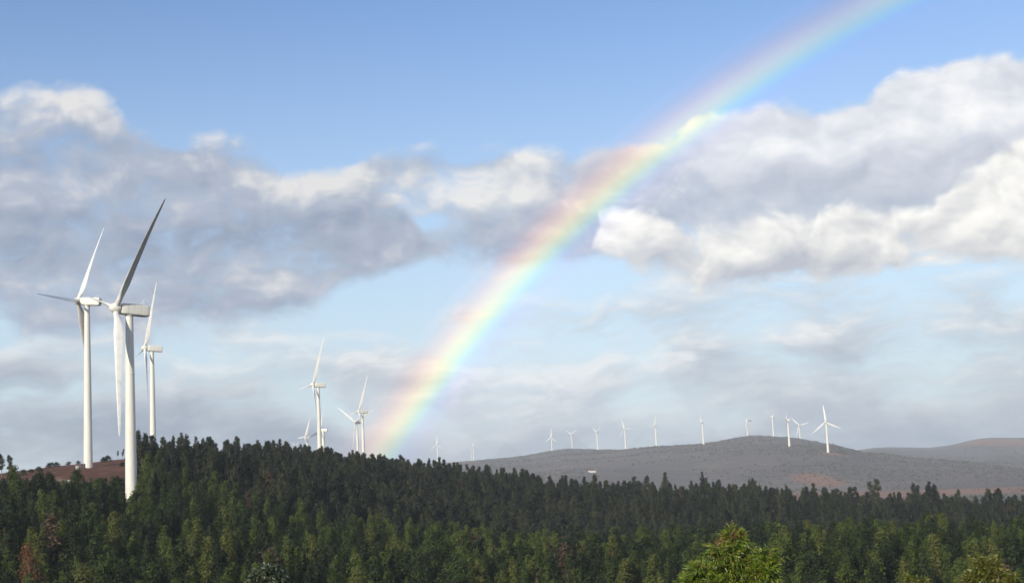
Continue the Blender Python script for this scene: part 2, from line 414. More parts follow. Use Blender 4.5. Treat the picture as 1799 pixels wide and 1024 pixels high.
az = np.concatenate([np.arange(-180, -60, 6.0), np.arange(-60, -27, 1.5), np.arange(-27, 27.01, 0.11), np.arange(28.5, 60, 1.5), np.arange(60, 180, 6.0)])
dd = np.concatenate([[1.5, 6], np.geomspace(12, 1000, 70), np.geomspace(1030, 9600, 110), [10100, 10700]])
A_, D_ = np.meshgrid(np.radians(az), dd, indexing='ij')
X_, Y_ = D_ * np.sin(A_), D_ * np.cos(A_)
Z_ = ground_z(X_, Y_)
gv = np.stack([X_.ravel(), Y_.ravel(), Z_.ravel()], 1)
na, nd = A_.shape
ii, jj = np.meshgrid(np.arange(na), np.arange(nd - 1), indexing='ij')
ip = (ii + 1) % na
gf = np.stack([ii * nd + jj, ip * nd + jj, ip * nd + jj + 1, ii * nd + jj + 1], -1).reshape(-1, 4)
gv = np.vstack([gv, [[0, 0, -1.7]]])

m_ground, g = new_mat('hillside_soil')
tc = g.t.nodes.new('ShaderNodeTexCoord').outputs['Object']
gx, gy, gzz = g.sep(tc)
dist = g.math('SQRT', g.mad(gx, gx, g.mul(gy, gy)))
n_big = g.noise(tc, 0.0022, 5, 0.55, dim='3D')
n_mid = g.noise(tc, 0.02, 6, 0.62, dim='3D')
n_fine = g.noise(tc, 0.25, 5, 0.6, dim='3D')
# forest floor near, heath and scrub on the far hills
floor_c = g.mix(n_fine, (0.020, 0.018, 0.011), (0.060, 0.050, 0.028))
scrub_n = g.math('ADD', g.mul(n_big, 0.6), g.mul(n_mid, 0.5))
far_c = g.ramp(scrub_n, [(0.36, (0.125, 0.116, 0.106)), (0.53, (0.160, 0.143, 0.132)), (0.66, (0.20, 0.168, 0.150)), (0.78, (0.25, 0.19, 0.16))])
spots = g.voro(tc, 0.035, 1.0, 0.5, dim='3D')
far_c = g.mix(g.smooth(spots, 0.22, 0.5, 0.35, 0.0), far_c, (0.100, 0.097, 0.085))
# bare reddish patches: (x, y, radius x, radius y)
def patch(cx, cy, rx, ry, wob=0.5):
    dx = g.mul(g.sub(gx, cx), 1 / rx); dy = g.mul(g.sub(gy, cy), 1 / ry)
    q = g.mad(dx, dx, g.mul(dy, dy))
    q = g.add(q, g.mul(g.sub(n_mid, 0.5), 2 * wob))
    return g.smooth(q, 0.45, 1.35, 1.0, 0.0)
def pt(px, py, d): v = at(px, py, d); return v.x, v.y
red = None
for px, py, d, rx, ry in ((1795, 786, 7200, 200, 330), (1750, 777, 7380, 170, 260), (1740, 775, 7480, 120, 200), (1775, 782, 6950, 200, 420), (1720, 782, 7200, 120, 200), (1462, 794, 3380, 42, 60), (1390, 786, 3700, 26, 50), (1160, 842, 2400, 110, 60), (1240, 851, 2250, 260, 90), (1620, 857, 2150, 420, 140), (1420, 856, 2200, 200, 90), (1335, 772, 4700, 36, 60), (1440, 845, 2700, 40, 160), (800, 816, 5300, 80, 300)):
    x, y = pt(px, py, d)
    q = patch(x, y, rx, ry, 1.6)
    red = q if red is None else g.math('MAXIMUM', red, q)
far_c = g.mix(g.mul(red, 0.9), far_c, g.mix(n_mid, (0.23, 0.125, 0.09), (0.34, 0.20, 0.145)))
col = g.mix(g.smooth(dist, 1500, 2100), floor_c, far_c)
# the clearing round the towers on the near hill: red-brown heath and raw earth
cx, cy = pt(150, 822, 655)
clear = patch(cx, cy, 66, 95, 0.35)
heath = g.ramp(g.mad(n_fine, 0.45, g.mul(g.noise(tc, 0.07, 5, 0.65, dim='3D'), 0.55)), [(0.36, (0.030, 0.025, 0.016)), (0.44, (0.090, 0.044, 0.028)), (0.54, (0.145, 0.064, 0.042)), (0.66, (0.20, 0.108, 0.075))])
col = g.mix(clear, col, heath)
rx0, ry0 = pt(70, 829, 600); rx1, ry1 = pt(190, 836, 560)
rl = math.hypot(rx1 - rx0, ry1 - ry0); rtx, rty = (rx1 - rx0) / rl, (ry1 - ry0) / rl
rd = g.math('ABSOLUTE', g.add(g.sub(g.mul(g.sub(gx, rx0), -rty), g.mul(g.sub(gy, ry0), -rtx)), g.mul(g.sub(n_mid, 0.5), 9.0)))
road_c = g.mix(n_fine, (0.17, 0.125, 0.10), (0.26, 0.20, 0.165))
col = g.mix(g.mul(g.smooth(rd, 2.2, 4.2, 1.0, 0.0), g.mul(clear, 0.8)), col, road_c)
finish(m_ground, g, principled(g, col, 0.95, 0.1, bump(g, g.add(g.mul(n_fine, 0.4), g.mul(n_mid, 4.0)), 0.8, 1.0)))
ground = mesh_obj('ground', gv, gf, m_ground, smooth=True)
# close the small hole under the camera
bmv = [(1.5 * math.sin(rad(a)), 1.5 * math.cos(rad(a)), gz(1.5 * math.sin(rad(a)), 1.5 * math.cos(rad(a)))) for a in range(0, 360, 20)]
import bmesh
bm = bmesh.new(); bm.from_mesh(ground.data); bm.verts.ensure_lookup_table()
cvert = bm.verts[len(gv) - 1]
for k in range(na):
    a, b = bm.verts[k * nd], bm.verts[((k + 1) % na) * nd]
    bm.faces.new((cvert, b, a)).smooth = True
bm.normal_update()
if sum(f.normal.z for f in bm.faces) < 0: bmesh.ops.reverse_faces(bm, faces=bm.faces)
bm.to_mesh(ground.data); bm.free()
tag(ground, kind='structure')

# ------------------------------------------------------------------ HAZE
m_haze, g = new_mat('haze_air')
pv = g.t.nodes.new('ShaderNodeVolumePrincipled')
pv.inputs['Color'].default_value = (0.84, 0.915, 0.98, 1)
pv.inputs['Density'].default_value = 0.000075
pv.inputs['Anisotropy'].default_value = 0.0
pv.inputs['Density Attribute'].default_value = ''
ho = g.t.nodes.new('ShaderNodeOutputMaterial')
g.t.links.new(pv.outputs[0], ho.inputs['Volume'])
m_haze.cycles.homogeneous_volume = True if hasattr(m_haze.cycles, 'homogeneous_volume') else False
HB = 11000.0; HZ0, HZ1 = -95.0, 215.0
hv = [(sx * HB, sy * HB, z) for z in (HZ0, HZ1) for sx, sy in ((-1, -1), (1, -1), (1, 1), (-1, 1))]
hf = [(3, 2, 1, 0), (4, 5, 6, 7), (0, 1, 5, 4), (1, 2, 6, 5), (2, 3, 7, 6), (3, 0, 4, 7)]
haze = mesh_obj('haze', hv, hf, m_haze)
tag(haze, kind='stuff')
haze['label'] = 'thin pale haze over the valley and the far hills'

# ------------------------------------------------------------------ TURBINES
m_white, g = new_mat('turbine_paint')
tc = g.t.nodes.new('ShaderNodeTexCoord').outputs['Object']
gx, gy, gzz = g.sep(tc)
grime = g.noise(g.comb(g.mul(gx, 3.0), g.mul(gy, 3.0), g.mul(gzz, 0.25)), 0.5, 5, 0.6, dim='3D')
c = g.mix(g.smooth(grime, 0.42, 0.75), (0.80, 0.78, 0.70), (0.67, 0.65, 0.58))
finish(m_white, g, principled(g, c, 0.38, 0.4))
m_blade, g = new_mat('blade_gelcoat')
tc = g.t.nodes.new('ShaderNodeTexCoord').outputs['Object']
b_n = g.noise(tc, 0.35, 4, 0.6, dim='3D')
finish(m_blade, g, principled(g, g.mix(g.smooth(b_n, 0.4, 0.7), (0.76, 0.755, 0.72), (0.64, 0.635, 0.60)), 0.35, 0.4))
m_dark, g = new_mat('dark_rubber')
finish(m_dark, g, principled(g, (0.05, 0.05, 0.05), 0.7, 0.3))

m_pad, g = new_mat('foundation_concrete')
tc = g.t.nodes.new('ShaderNodeTexCoord').outputs['Object']
finish(m_pad, g, principled(g, g.mix(g.noise(tc, 1.2, 5, 0.6, dim='3D'), (0.24, 0.22, 0.20), (0.40, 0.38, 0.35)), 0.9, 0.2))

RB, HUBH = 41.0, 74.0

def loft(rings, closed_ends=True):
    """skin a list of equal rings into verts and faces"""
    n = len(rings[0]); v = [p for r in rings for p in r]; f = []
    for k in range(len(rings) - 1):
        for i in range(n):
            j = (i + 1) % n
            f.append((k * n + i, k * n + j, (k + 1) * n + j, (k + 1) * n + i))
    if closed_ends:
        f.append(tuple(range(n - 1, -1, -1))); f.append(tuple((len(rings) - 1) * n + i for i in range(n)))
    return v, f

def circ(r, z, n, cx=0.0, cy=0.0): return [(cx + r * math.cos(2 * PI * i / n), cy + r * math.sin(2 * PI * i / n), z) for i in range(n)]

def tower_mesh(n=32, fat=1.0):
    """tapered steel tube with flange seams between its sections, top at z = 0 (hub axis 2 m above)"""
    H = HUBH - 2.0
    rings = [circ(2.35, -H - 8.0, n), circ(2.35, -H + 0.35, n), circ(1.98, -H + 0.36, n)]
    for k in range(1, 4):
        t = k / 4; z = -H + t * H; r = 1.98 + (1.16 - 1.98) * t
        rings += [circ(r, z - 0.16, n), circ(r + 0.05, z - 0.10, n), circ(r + 0.05, z + 0.10, n), circ(r, z + 0.16, n)]
    rings += [circ(1.16, -0.5, n), circ(1.35, -0.3, n), circ(1.35, 0.1, n)]
    return loft([[(x * fat, y * fat, z) for x, y, z in q] for q in rings])

def superrect(w, h, x, cz=0.0, n=28, p=9.0):
    out = []
    for i in range(n):
        a = 2 * PI * (i + 0.5) / n; c, s = math.cos(a), math.sin(a)
        out.append((x, 0.5 * w * math.copysign(abs(c) ** (2 / p), c), cz + 0.5 * h * math.copysign(abs(s) ** (2 / p), s)))
    return out

def nacelle_mesh():
    """housing; local x runs from the rotor backwards, origin on the rotor axis"""
    rings = []
    for x, w, h, cz in ((1.35, 2.2, 2.4, 0.0), (1.45, 2.9, 3.0, -0.02), (1.75, 3.2, 3.3, -0.02), (3.0, 3.4, 3.4, 0.0), (8.8, 3.4, 3.5, 0.03), (9.9, 3.3, 3.35, 0.05), (10.1, 3.15, 3.2, 0.05), (10.18, 2.8, 2.85, 0.05)):
        rings.append(superrect(w, h, x, cz))
    return loft(rings)

def hub_mesh(n=24):
    """spinner: rounded nose, widest at the blade roots"""
    rings = []
    for x, r in ((-2.1, 0.12), (-2.0, 0.5), (-1.7, 0.95), (-1.1, 1.4), (-0.3, 1.62), (0.5, 1.66), (1.05, 1.5), (1.3, 1.05)):
        rings.append([(x, r * math.cos(2 * PI * i / n), r * math.sin(2 * PI * i / n)) for i in range(n)])
    return loft(rings)

def blade_mesh(pitch, bend, n=16, k=1.0):
    """root on the axis, span along local z, rotor axis (upwind) along -x; bend > 0 bows downwind"""
    rings = []
    st = [(0.9, 1.75, 1.0, 0), (2.2, 1.75, 1.0, 0), (4.0, 2.2, 0.72, 3), (6.2, 2.8, 0.42, 3), (8.2, 3.05, 0.34, 1), (11, 2.85, 0.29, -2), (15, 2.4, 0.25, -6), (20, 2.1, 0.21, -9), (26, 1.6, 0.19, -11.5), (32, 1.15, 0.17, -13), (37, 0.8, 0.16, -14), (39.8, 0.52, 0.15, -14), (40.8, 0.22, 0.14, -14), (41, 0.06, 0.14, -14)]
    for z, ch, th, tw in st:
        p = rad(pitch + tw); ch = ch * k
        tdir = Vector((-math.sin(p), math.cos(p), 0)); ndir = Vector((math.cos(p), math.sin(p), 0))
        off = Vector((bend * (z / RB) ** 2 * RB, 0, 0))
        ring = []
        for i in range(n):
            a = 2 * PI * i / n
            cx = 0.5 * math.cos(a) * ch
            # airfoil: blunt nose, thin tail
            thick = 0.5 * ch * th * math.sin(a) * (1.0 if th > 0.9 else (1.0 + 0.35 * math.cos(a)) * (0.75 + 0.25 * math.cos(a)))
            q = tdir * (cx - (0.0 if th > 0.9 else 0.18 * ch)) + ndir * thick + off
            ring.append((q.x, q.y, z))
        rings.append(ring)
    return loft(rings)

_cache = {}
def shared(name, key, builder, mat):
    if key not in _cache:
        v, f = builder()
        me = bpy.data.meshes.new(name); me.from_pydata(v, [], f); me.update()
        bm = bmesh.new(); bm.from_mesh(me); bmesh.ops.recalc_face_normals(bm, faces=bm.faces); bm.to_mesh(me); bm.free()
        me.polygons.foreach_set('use_smooth', np.ones(len(me.polygons), dtype=bool))
        me.set_sharp_from_angle(angle=rad(38))
        me.materials.append(mat)
        _cache[key] = me
    return _cache[key]

def part(name, me, parent, loc=(0, 0, 0), rot=None):
    o = bpy.data.objects.new(name, me)
    link(o, parent)
    o.location = loc
    if rot is not None: o.rotation_euler = rot.to_euler() if hasattr(rot, 'to_euler') else rot
    return o

def wind_turbine(hub, yaw, phase, label, pitch=62.0, bends=(0.02, 0.02, 0.02), group=None, detail=True):
    """hub: rotor centre; yaw: bearing the nose points to (deg); phase: first blade from upright (deg)"""
    a = Vector((math.sin(rad(yaw)), math.cos(rad(yaw)), 0))
    hub = Vector(hub)
    off = 4.1
    base = Vector((hub.x - a.x * off, hub.y - a.y * off, hub.z - HUBH))
    root = empty('wind_turbine', base)
    tag(root, label, 'wind turbine', group)
    part('tower', shared('tower', ('tower', detail), (lambda: tower_mesh()) if detail else (lambda: tower_mesh(14, 1.6)), m_white), root, (0, 0, HUBH - 2.0))
    if detail:
        def door():
            return loft([[(x, -2.06 if i == 0 else -1.7, -HUBH + 2.0 + z) for x, z in ((-0.5, 0.9), (0.5, 0.9), (0.5, 3.1), (-0.5, 3.1))] for i in (0, 1)])
        part('door', shared('door', 'door', door, m_dark), root, (0, 0, HUBH - 2.0), (0, 0, rad(-35)))
        def pad():
            return loft([circ(r, z, 24) for r, z in ((4.6, -1.2), (4.6, 0.15), (4.4, 0.25))])
        part('foundation', shared('foundation', 'pad', pad, m_pad), root)
    # frame of the machine: local x points backwards (downwind), tilted up 5 degrees at the nose
    X = (-a * math.cos(rad(5)) - Vector((0, 0, math.sin(rad(5))))).normalized()
    Y = Vector((0, 0, 1)).cross(X).normalized(); Z = X.cross(Y)
    M = Matrix((X, Y, Z)).transposed()
    hl = hub - base
    nac = part('nacelle', shared('nacelle', 'nacelle', nacelle_mesh, m_white), root, hl, M)
    if detail:
        def mast():
            v, f = [], []
            for mx, my, hh, r in ((8.6, 0.6, 1.7, 0.07), (9.3, -0.6, 1.7, 0.07), (7.9, 0.0, 0.9, 0.13)):
                vv, ff = loft([circ(r, 1.7, 6, mx, my), circ(r, 1.7 + hh, 6, mx, my)])
                f += [tuple(i + len(v) for i in q) for q in ff]; v += vv
            vv, ff = loft([superrect(1.1, 0.16, 8.52, 3.45, 8), superrect(1.1, 0.16, 8.68, 3.45, 8)])
            f += [tuple(i + len(v) for i in q) for q in ff]; v += vv
            return v, f
        part('wind_sensor', shared('wind_sensor', 'mast', mast, m_white), nac)
        def hatch():
            return loft([superrect(1.5, 1.2, 10.12, -0.3, 16), superrect(1.5, 1.2, 10.24, -0.3, 16)])
        part('rear_vent', shared('rear_vent', 'vent', hatch, m_dark), nac)
        def collar():
            return loft([[(x, r * math.cos(2 * PI * i / 20), r * math.sin(2 * PI * i / 20)) for i in range(20)] for x, r in ((1.15, 1.0), (1.15, 1.12), (1.5, 1.12), (1.5, 1.0))])
        part('shaft_collar', shared('shaft_collar', 'collar', collar, m_dark), nac)
    part('hub', shared('hub', 'hub', hub_mesh, m_white), root, hl, M)
    for k in range(3):
        t = rad(phase + 120 * k)
        up = Z * math.cos(t) + Y * math.sin(t)
        side = up.cross(X)
        B = Matrix((X, side, up)).transposed()
        bd = bends[k]
        part('blade', shared('blade', ('blade', pitch, bd, detail), lambda: blade_mesh(pitch, bd, 16 if detail else 8, 1.0 if detail else 1.7), m_blade), root, hl, B)
    return root

near_group, far_group = 'wind turbines along the wooded ridge', 'wind turbines along the far hills'
wind_turbine(at(204, 541, 448), 235, 76, 'nearest and tallest turbine, its raised blade in dark shade, tower foot behind green trees', 118, (0.0, 0.0, 0.06), near_group)
wind_turbine(at(137, 529, 650), 275, 28, 'leftmost turbine on the bare red-brown clearing, with a bright white upright blade', 62, (0.04, -0.015, -0.02), near_group)
wind_turbine(at(254.5, 611, 872), 245, 96, 'turbine just right of the tallest tower, its foot among dark trees on the crest', 42, (0.0, 0.0, 0.02), near_group)
wind_turbine(at(549.7, 675.5, 1123), 245, 92, 'mid-distance turbine nearest the middle of the wooded crest, lower blade crossing its tower', 42, (0.0, 0.0, 0.02), near_group)
wind_turbine(at(630.2, 722.5, 1527), 240, 96, 'turbine beside the foot of the rainbow, in front of a slightly lower one', 42, (0.0, 0.0, 0.02), near_group)
wind_turbine(at(623.5, 741.3, 1974), 215, 56, 'turbine with a Y-shaped rotor just behind the one beside the rainbow', 38, (0.0, 0.0, 0.0), near_group)
wind_turbine(at(535.9, 767.3, 2748), 240, 92, 'small distant turbine left of the mid-distance tower, low over the crest trees', 38, (0.0, 0.0, 0.0), near_group, False)
wind_turbine(at(562, 755, 1851), 280, 16, 'turbine mostly hidden behind the mid-distance tower, its nacelle showing on the right', 38, (0.0, 0.0, 0.0), near_group, False)

def far(px, py, hpx, yaw, phase, label, pitch=20):
    wind_turbine(at(px, py, HUBH * FOC / hpx / math.cos(_pitch)), yaw, phase, label, pitch, (0.0, 0.0, 0.0), far_group, False)
far(1450.1, 741.4, 54.6, 215, 7, 'largest turbine on the far hills, full face with three spread blades')
far(1403.8, 747, 34, 205, 44, 'far turbine with a Y-shaped rotor just left of the full-faced one')
far(1381, 737, 50, 284, 30, 'far turbine seen edge-on, its long tower starting below the crest of the hill')
far(1359, 731, 38, 100, 5, 'thin far turbine on the very top of the main hill, edge-on')
far(1313.4, 737.5, 31.5, 130, 20, 'far turbine on the left shoulder of the main hill with one blade raised', 55)
far(1231.7, 742, 41.3, 262, 150, 'far turbine alone between the main hill and the row to its left, nacelle pointing left')
far(1149.4, 745.3, 38.2, 250, 340, "far turbine second to the left of the main hill's shoulder, one blade upright")
far(1096, 752.3, 36.6, 235, 25, 'far turbine next to the right of the one above the white farmhouse')
far(1047, 758.7, 33.3, 245, 60, 'far turbine directly above the white farmhouse')
far(1003.2, 763, 29, 230, 60, 'faintest short turbine at the left end of the rounded far crest')
far(967.7, 768.2, 31, 225, 120, 'far turbine on the lower left slope of the far crest, left of the faintest one')
far(767, 780, 32, 225, 0, 'lone pale turbine just right of the rainbow, on the low end of the far ridge')
far(830.2, 783.6, 27, 250, 350, 'taller of two close pale turbines on the low far ridge')
far(826.7, 792, 21, 250, 30, 'smaller of two close pale turbines on the low far ridge')
far(494.6, 784, 28, 245, 20, 'tiny turbine barely above the dark trees, left of another tiny one')
far(518.5, 784, 28, 235, 60, 'tiny turbine barely above the dark trees, just left of the small distant one')

# ------------------------------------------------------------------ TREES
def leaf_mat(name, stops, hue_var=0.8, trans=0.13, rough=0.6):
    """foliage: tint varies from tree to tree and from clump to clump"""
    m, g = new_mat(name)
    oi = g.t.nodes.new('ShaderNodeObjectInfo')
    tc = g.t.nodes.new('ShaderNodeTexCoord').outputs['Object']
    n = g.noise(tc, 0.9, 2, 0.6, dim='3D')
    f = g.mad(n, 0.8, g.mul(g.sub(oi.outputs['Random'], 0.5), hue_var))
    c = g.ramp(f, stops)
    d = principled(g, c, rough, 0.25)
    t = g.t.nodes.new('ShaderNodeBsdfTranslucent'); g._in(t.inputs['Color'], c)
    mx = g.t.nodes.new('ShaderNodeMixShader'); mx.inputs[0].default_value = trans
    g.t.links.new(d, mx.inputs[1]); g.t.links.new(t.outputs[0], mx.inputs[2])
    return finish(m, g, mx.outputs[0])

m_leaf = leaf_mat('eucalyptus_foliage', [(0.10, (0.012, 0.020, 0.005)), (0.30, (0.022, 0.036, 0.007)), (0.48, (0.042, 0.064, 0.010)), (0.68, (0.074, 0.098, 0.015)), (0.88, (0.095, 0.090, 0.022))])
m_leaf_shade_dark = leaf_mat('shade_dark_foliage', [(0.10, (0.013, 0.017, 0.010)), (0.40, (0.024, 0.031, 0.015)), (0.62, (0.036, 0.045, 0.018)), (0.85, (0.054, 0.053, 0.025))])  # darker leaf copy; cloud shade over the upper wood put into its colour
m_leaf_rust = leaf_mat('withered_foliage', [(0.1, (0.045, 0.022, 0.012)), (0.40, (0.15, 0.065, 0.024)), (0.60, (0.32, 0.155, 0.055)), (0.9, (0.46, 0.28, 0.13))], 0.2, 0.15)
m_leaf_bronze = leaf_mat('bronze_foliage', [(0.1, (0.030, 0.022, 0.014)), (0.42, (0.068, 0.046, 0.026)), (0.62, (0.10, 0.062, 0.034)), (0.9, (0.13, 0.085, 0.045))], 0.2)
m_scrub = leaf_mat('scrub_foliage', [(0.1, (0.115, 0.108, 0.096)), (0.45, (0.150, 0.138, 0.122)), (0.8, (0.18, 0.155, 0.132))], 0.8)
m_bark, g = new_mat('eucalyptus_bark')
tc = g.t.nodes.new('ShaderNodeTexCoord').outputs['Object']
_x, _y, _z = g.sep(tc)
bk = g.noise(g.comb(g.mul(_x, 6.0), g.mul(_y, 6.0), g.mul(_z, 0.6)), 1.0, 4, 0.6, dim='3D')
finish(m_bark, g, principled(g, g.ramp(bk, [(0.3, (0.10, 0.075, 0.055)), (0.55, (0.24, 0.20, 0.165)), (0.7, (0.36, 0.32, 0.28))]), 0.85, 0.2))

def tube_np(pts, rads, n=6):
    """verts, quads of a tapered tube through points"""
    pts = np.asarray(pts, float); V = []; F = []
    for k, (p, r) in enumerate(zip(pts, rads)):
        d = pts[min(k + 1, len(pts) - 1)] - pts[max(k - 1, 0)]; d /= np.linalg.norm(d) + 1e-9
        u = np.cross(d, [0.31, 0.95, 0.05]); u /= np.linalg.norm(u) + 1e-9; w = np.cross(d, u)
        for i in range(n):
            a = 2 * PI * i / n
            V.append(p + r * (math.cos(a) * u + math.sin(a) * w))
    for k in range(len(pts) - 1):
        for i in range(n):
            j = (i + 1) % n
            F.append((k * n + i, k * n + j, (k + 1) * n + j, (k + 1) * n + i))
    return np.array(V), np.array(F)

def join_np(parts):
    V, F, o = [], [], 0
    for v, f in parts:
        V.append(v); F.append(f + o); o += len(v)
    return np.vstack(V), np.vstack(F)

def tree_parts(r, h, t0, width, shape, n_limb, n_leaf, leaf_w, leaf_l, lean=0.4, ragged=0.25, top_pow=1.0):
    """one tree, base at the origin: (trunk verts, faces), (crown verts, faces).  The crown is many drooping
    leaf sprays gathered in clumps at the ends of limbs, so sky and shade show between them"""
    kx, ky = r.normal(0, lean, 2)
    def axis(t): return np.array([kx * t * t + 0.25 * math.sin(3 * t + kx), ky * t * t + 0.25 * math.cos(2.3 * t + ky) - 0.25, h * t])
    tk = np.linspace(0, 0.97, 9)
    parts = [tube_np([axis(t) - (np.array([0, 0, 0.6]) if t == 0 else 0) for t in tk], [0.018 * h * 0.6 * (1 - t) ** 0.8 + 0.03 for t in tk], 7)]
    C = []
    for i in range(n_limb):
        q = (i + r.random()) / n_limb
        t = t0 + (1 - t0) * q ** top_pow
        s = (t - t0) / (1 - t0)
        rr = width * shape(s) * (0.35 + 0.65 * r.random() ** 0.6)
        an = i * 2.399 + r.normal(0, 0.5)
        a0 = axis(max(0.1, t - 0.10 - 0.05 * r.random()))
        c = axis(t) + np.array([rr * math.cos(an), rr * math.sin(an), r.normal(0, ragged * 0.8)])
        mid = 0.5 * (a0 + c) + np.array([0, 0, -0.12 * rr])
        parts.append(tube_np([a0, mid, c], [0.035 + 0.012 * rr, 0.03, 0.015], 4))
        C.append((c, (0.34 + 0.36 * r.random()) * (0.55 + 0.65 * shape(s)) * width * 0.62 + 0.25))
    V = []
    for c, cr in C:
        m = int(n_leaf / n_limb * (0.6 + 0.8 * r.random()))
        u = r.normal(size=(m, 3)); u /= np.linalg.norm(u, axis=1)[:, None]
        rad_ = cr * r.random(m) ** 0.45
        P = c + u * rad_[:, None] * np.array([1.0, 1.0, 1.25])
        # spray: a bent narrow quad whose face looks outward from the clump and the crown
        axp = np.stack([axis(tt) for tt in np.clip(P[:, 2] / h, 0, 1)])
        radial = P - axp; radial[:, 2] = 0; radial /= np.linalg.norm(radial, axis=1)[:, None] + 0.3
        fn = 0.75 * u + 0.65 * radial + np.array([0, 0, 0.15]) + r.normal(0, 0.38, (m, 3)); fn /= np.linalg.norm(fn, axis=1)[:, None]
        out = np.array([0, 0, -0.7]) + 0.5 * u + r.normal(0, 0.6, (m, 3))
        out -= fn * (out * fn).sum(1)[:, None]; out /= np.linalg.norm(out, axis=1)[:, None]
        sd = np.cross(out, fn)
        L = leaf_l * (0.6 + 0.8 * r.random(m))[:, None]; Wd = leaf_w * (0.6 + 0.8 * r.random(m))[:, None]
        nn = np.cross(out, sd)
        quad = np.stack([P, P + out * L * 0.45 + sd * Wd * 0.5 + nn * L * 0.10, P + out * L - nn * L * 0.05, P + out * L * 0.5 - sd * Wd * 0.5 + nn * L * 0.08], 1)
        V.append(quad.reshape(-1, 3))
    V = np.vstack(V)
    F = np.arange(len(V)).reshape(-1, 4)
    return join_np(parts), (V, F)

def np_mesh(name, vf, mat, smooth=False):
    v, f = vf
    me = bpy.data.meshes.new(name)
    me.vertices.add(len(v)); me.vertices.foreach_set('co', v.astype(np.float32).ravel())
    me.loops.add(f.size); me.loops.foreach_set('vertex_index', f.astype(np.int32).ravel())
    me.polygons.add(len(f)); me.polygons.foreach_set('loop_start', np.arange(0, f.size, 4, dtype=np.int32))
    me.update(calc_edges=True)
    if smooth: me.polygons.foreach_set('use_smooth', np.ones(len(f), dtype=bool))
    me.materials.append(mat)
    return me

def both_mesh(name, tr, cr, mats):
    v, f = join_np([tr, cr])
    me = np_mesh(name, (v, f), mats[0])
    me.materials.append(mats[1])
    me.polygons.foreach_set('material_index', np.concatenate([np.zeros(len(tr[1]), np.int32), np.ones(len(cr[1]), np.int32)]))
    return me

egg = lambda s: math.sin(PI * min(1, 0.10 + 0.90 * s) ** 0.75) ** 0.75 * (1 - 0.25 * s)
spire = lambda s: (0.35 + 0.65 * min(1, s * 5)) * (1 - s) ** 0.72 + 0.07
tuft = lambda s: 0.30 + 0.70 * math.sin(PI * s ** 0.8) if s < 1 else 0.3

# kinds of tree: every one a set of variants with a trunk mesh, a crown mesh and a joined mesh
KINDS = {}
def make_kind(name, n, mat, maker):
    KINDS[name] = []
    for k in range(n):
        r = np.random.default_rng(hash_seed(name) + k)
        tr, cr = maker(r)
        KINDS[name].append((np_mesh('trunk', tr, m_bark, True), np_mesh('crown', cr, mat), both_mesh('tree', tr, cr, (m_bark, mat))))
def hash_seed(s): return sum(ord(c) * (i + 1) for i, c in enumerate(s)) * 17
make_kind('full', 9, m_leaf, lambda r: tree_parts(r, 18.0, 0.22, 2.0 + 0.8 * r.random(), egg if r.random() < 0.8 else spire, 40, 4600, 0.21, 0.42, 0.8, 0.6))
make_kind('dark', 8, m_leaf_shade_dark, lambda r: tree_parts(r, 16.0, 0.25, 1.8 + 0.8 * r.random(), egg if r.random() < 0.75 else spire, 30, 2400, 0.28, 0.55, 0.8, 0.7))
make_kind('slender', 7, m_leaf_shade_dark, lambda r: tree_parts(r, 14.0, 0.34 + 0.2 * r.random(), 1.15 + 0.5 * r.random(), tuft, 20, 1300, 0.27, 0.55, 1.1, 0.7))
make_kind('bush', 4, m_leaf_shade_dark, lambda r: tree_parts(r, 4.2, 0.12, 1.9 + 0.8 * r.random(), egg, 22, 750, 0.30, 0.5, 0.3, 0.4))
make_kind('bronze', 2, m_leaf_bronze, lambda r: tree_parts(r, 15.0, 0.3, 1.5 + 0.5 * r.random(), egg, 26, 1000, 0.32, 0.62, 0.8, 0.6))

make_kind('scrub', 4, m_scrub, lambda r: tree_parts(r, 3.0, 0.10, 1.9 + 0.8 * r.random(), egg, 10, 160, 0.55, 0.8, 0.3, 0.4))

def plant(name, kind, variant, x, y, scale, rz, label, cat, group, z=None, wide=1.0):
    root = empty(name, (x, y, gz(x, y) if z is None else z), rz)
    root.scale = (scale * wide, scale * wide, scale)
    tag(root, label, cat, group)
    tr, cr, _ = KINDS[kind][variant % len(KINDS[kind])]
    t = bpy.data.objects.new('trunk', tr); link(t, root)
    c = bpy.data.objects.new('crown', cr); link(c, root)
    return root

# ---- where the plantation stands
def proj(P):
    P = np.asarray(P, float)
    z = P @ FWD
    return PW / 2 + FOC * (P @ RGT) / z, PH / 2 - FOC * (P @ UPV) / z

step = 4.9
gx_, gy_ = np.meshgrid(np.arange(-480, 520, step), np.arange(150, 1090, step))
px_ = (gx_ + rng.uniform(-0.46, 0.46, gx_.shape) * step).ravel(); py_ = (gy_ + rng.uniform(-0.46, 0.46, gy_.shape) * step).ravel()
dist_ = np.hypot(px_, py_); az_ = np.degrees(np.arctan2(px_, py_))
zz_ = ground_z(px_, py_)
u_, v_ = proj(np.stack([px_, py_, zz_], 1))
ccx, ccy = pt(150, 822, 655)
inclear = ((px_ - ccx) / 62) ** 2 + ((py_ - ccy) / 96) ** 2 < 1.0 + 0.5 * (vnoise(px_ / 14, py_ / 14, 9) - 0.5)
crest_d = np.interp(u_, [0, 110, 220, 330, 450, 600, 750, 900, 1799], [690, 700, 715, 740, 750, 830, 870, 880, 890])
keep = (np.abs(az_) < 23.5) & (dist_ > 195) & (dist_ < crest_d + 30) & ~inclear
# small gaps and rides
gap = vnoise(px_ / 22, py_ / 22, 11)
keep &= ~((gap < 0.12) & (rng.random(len(px_)) < 0.8))
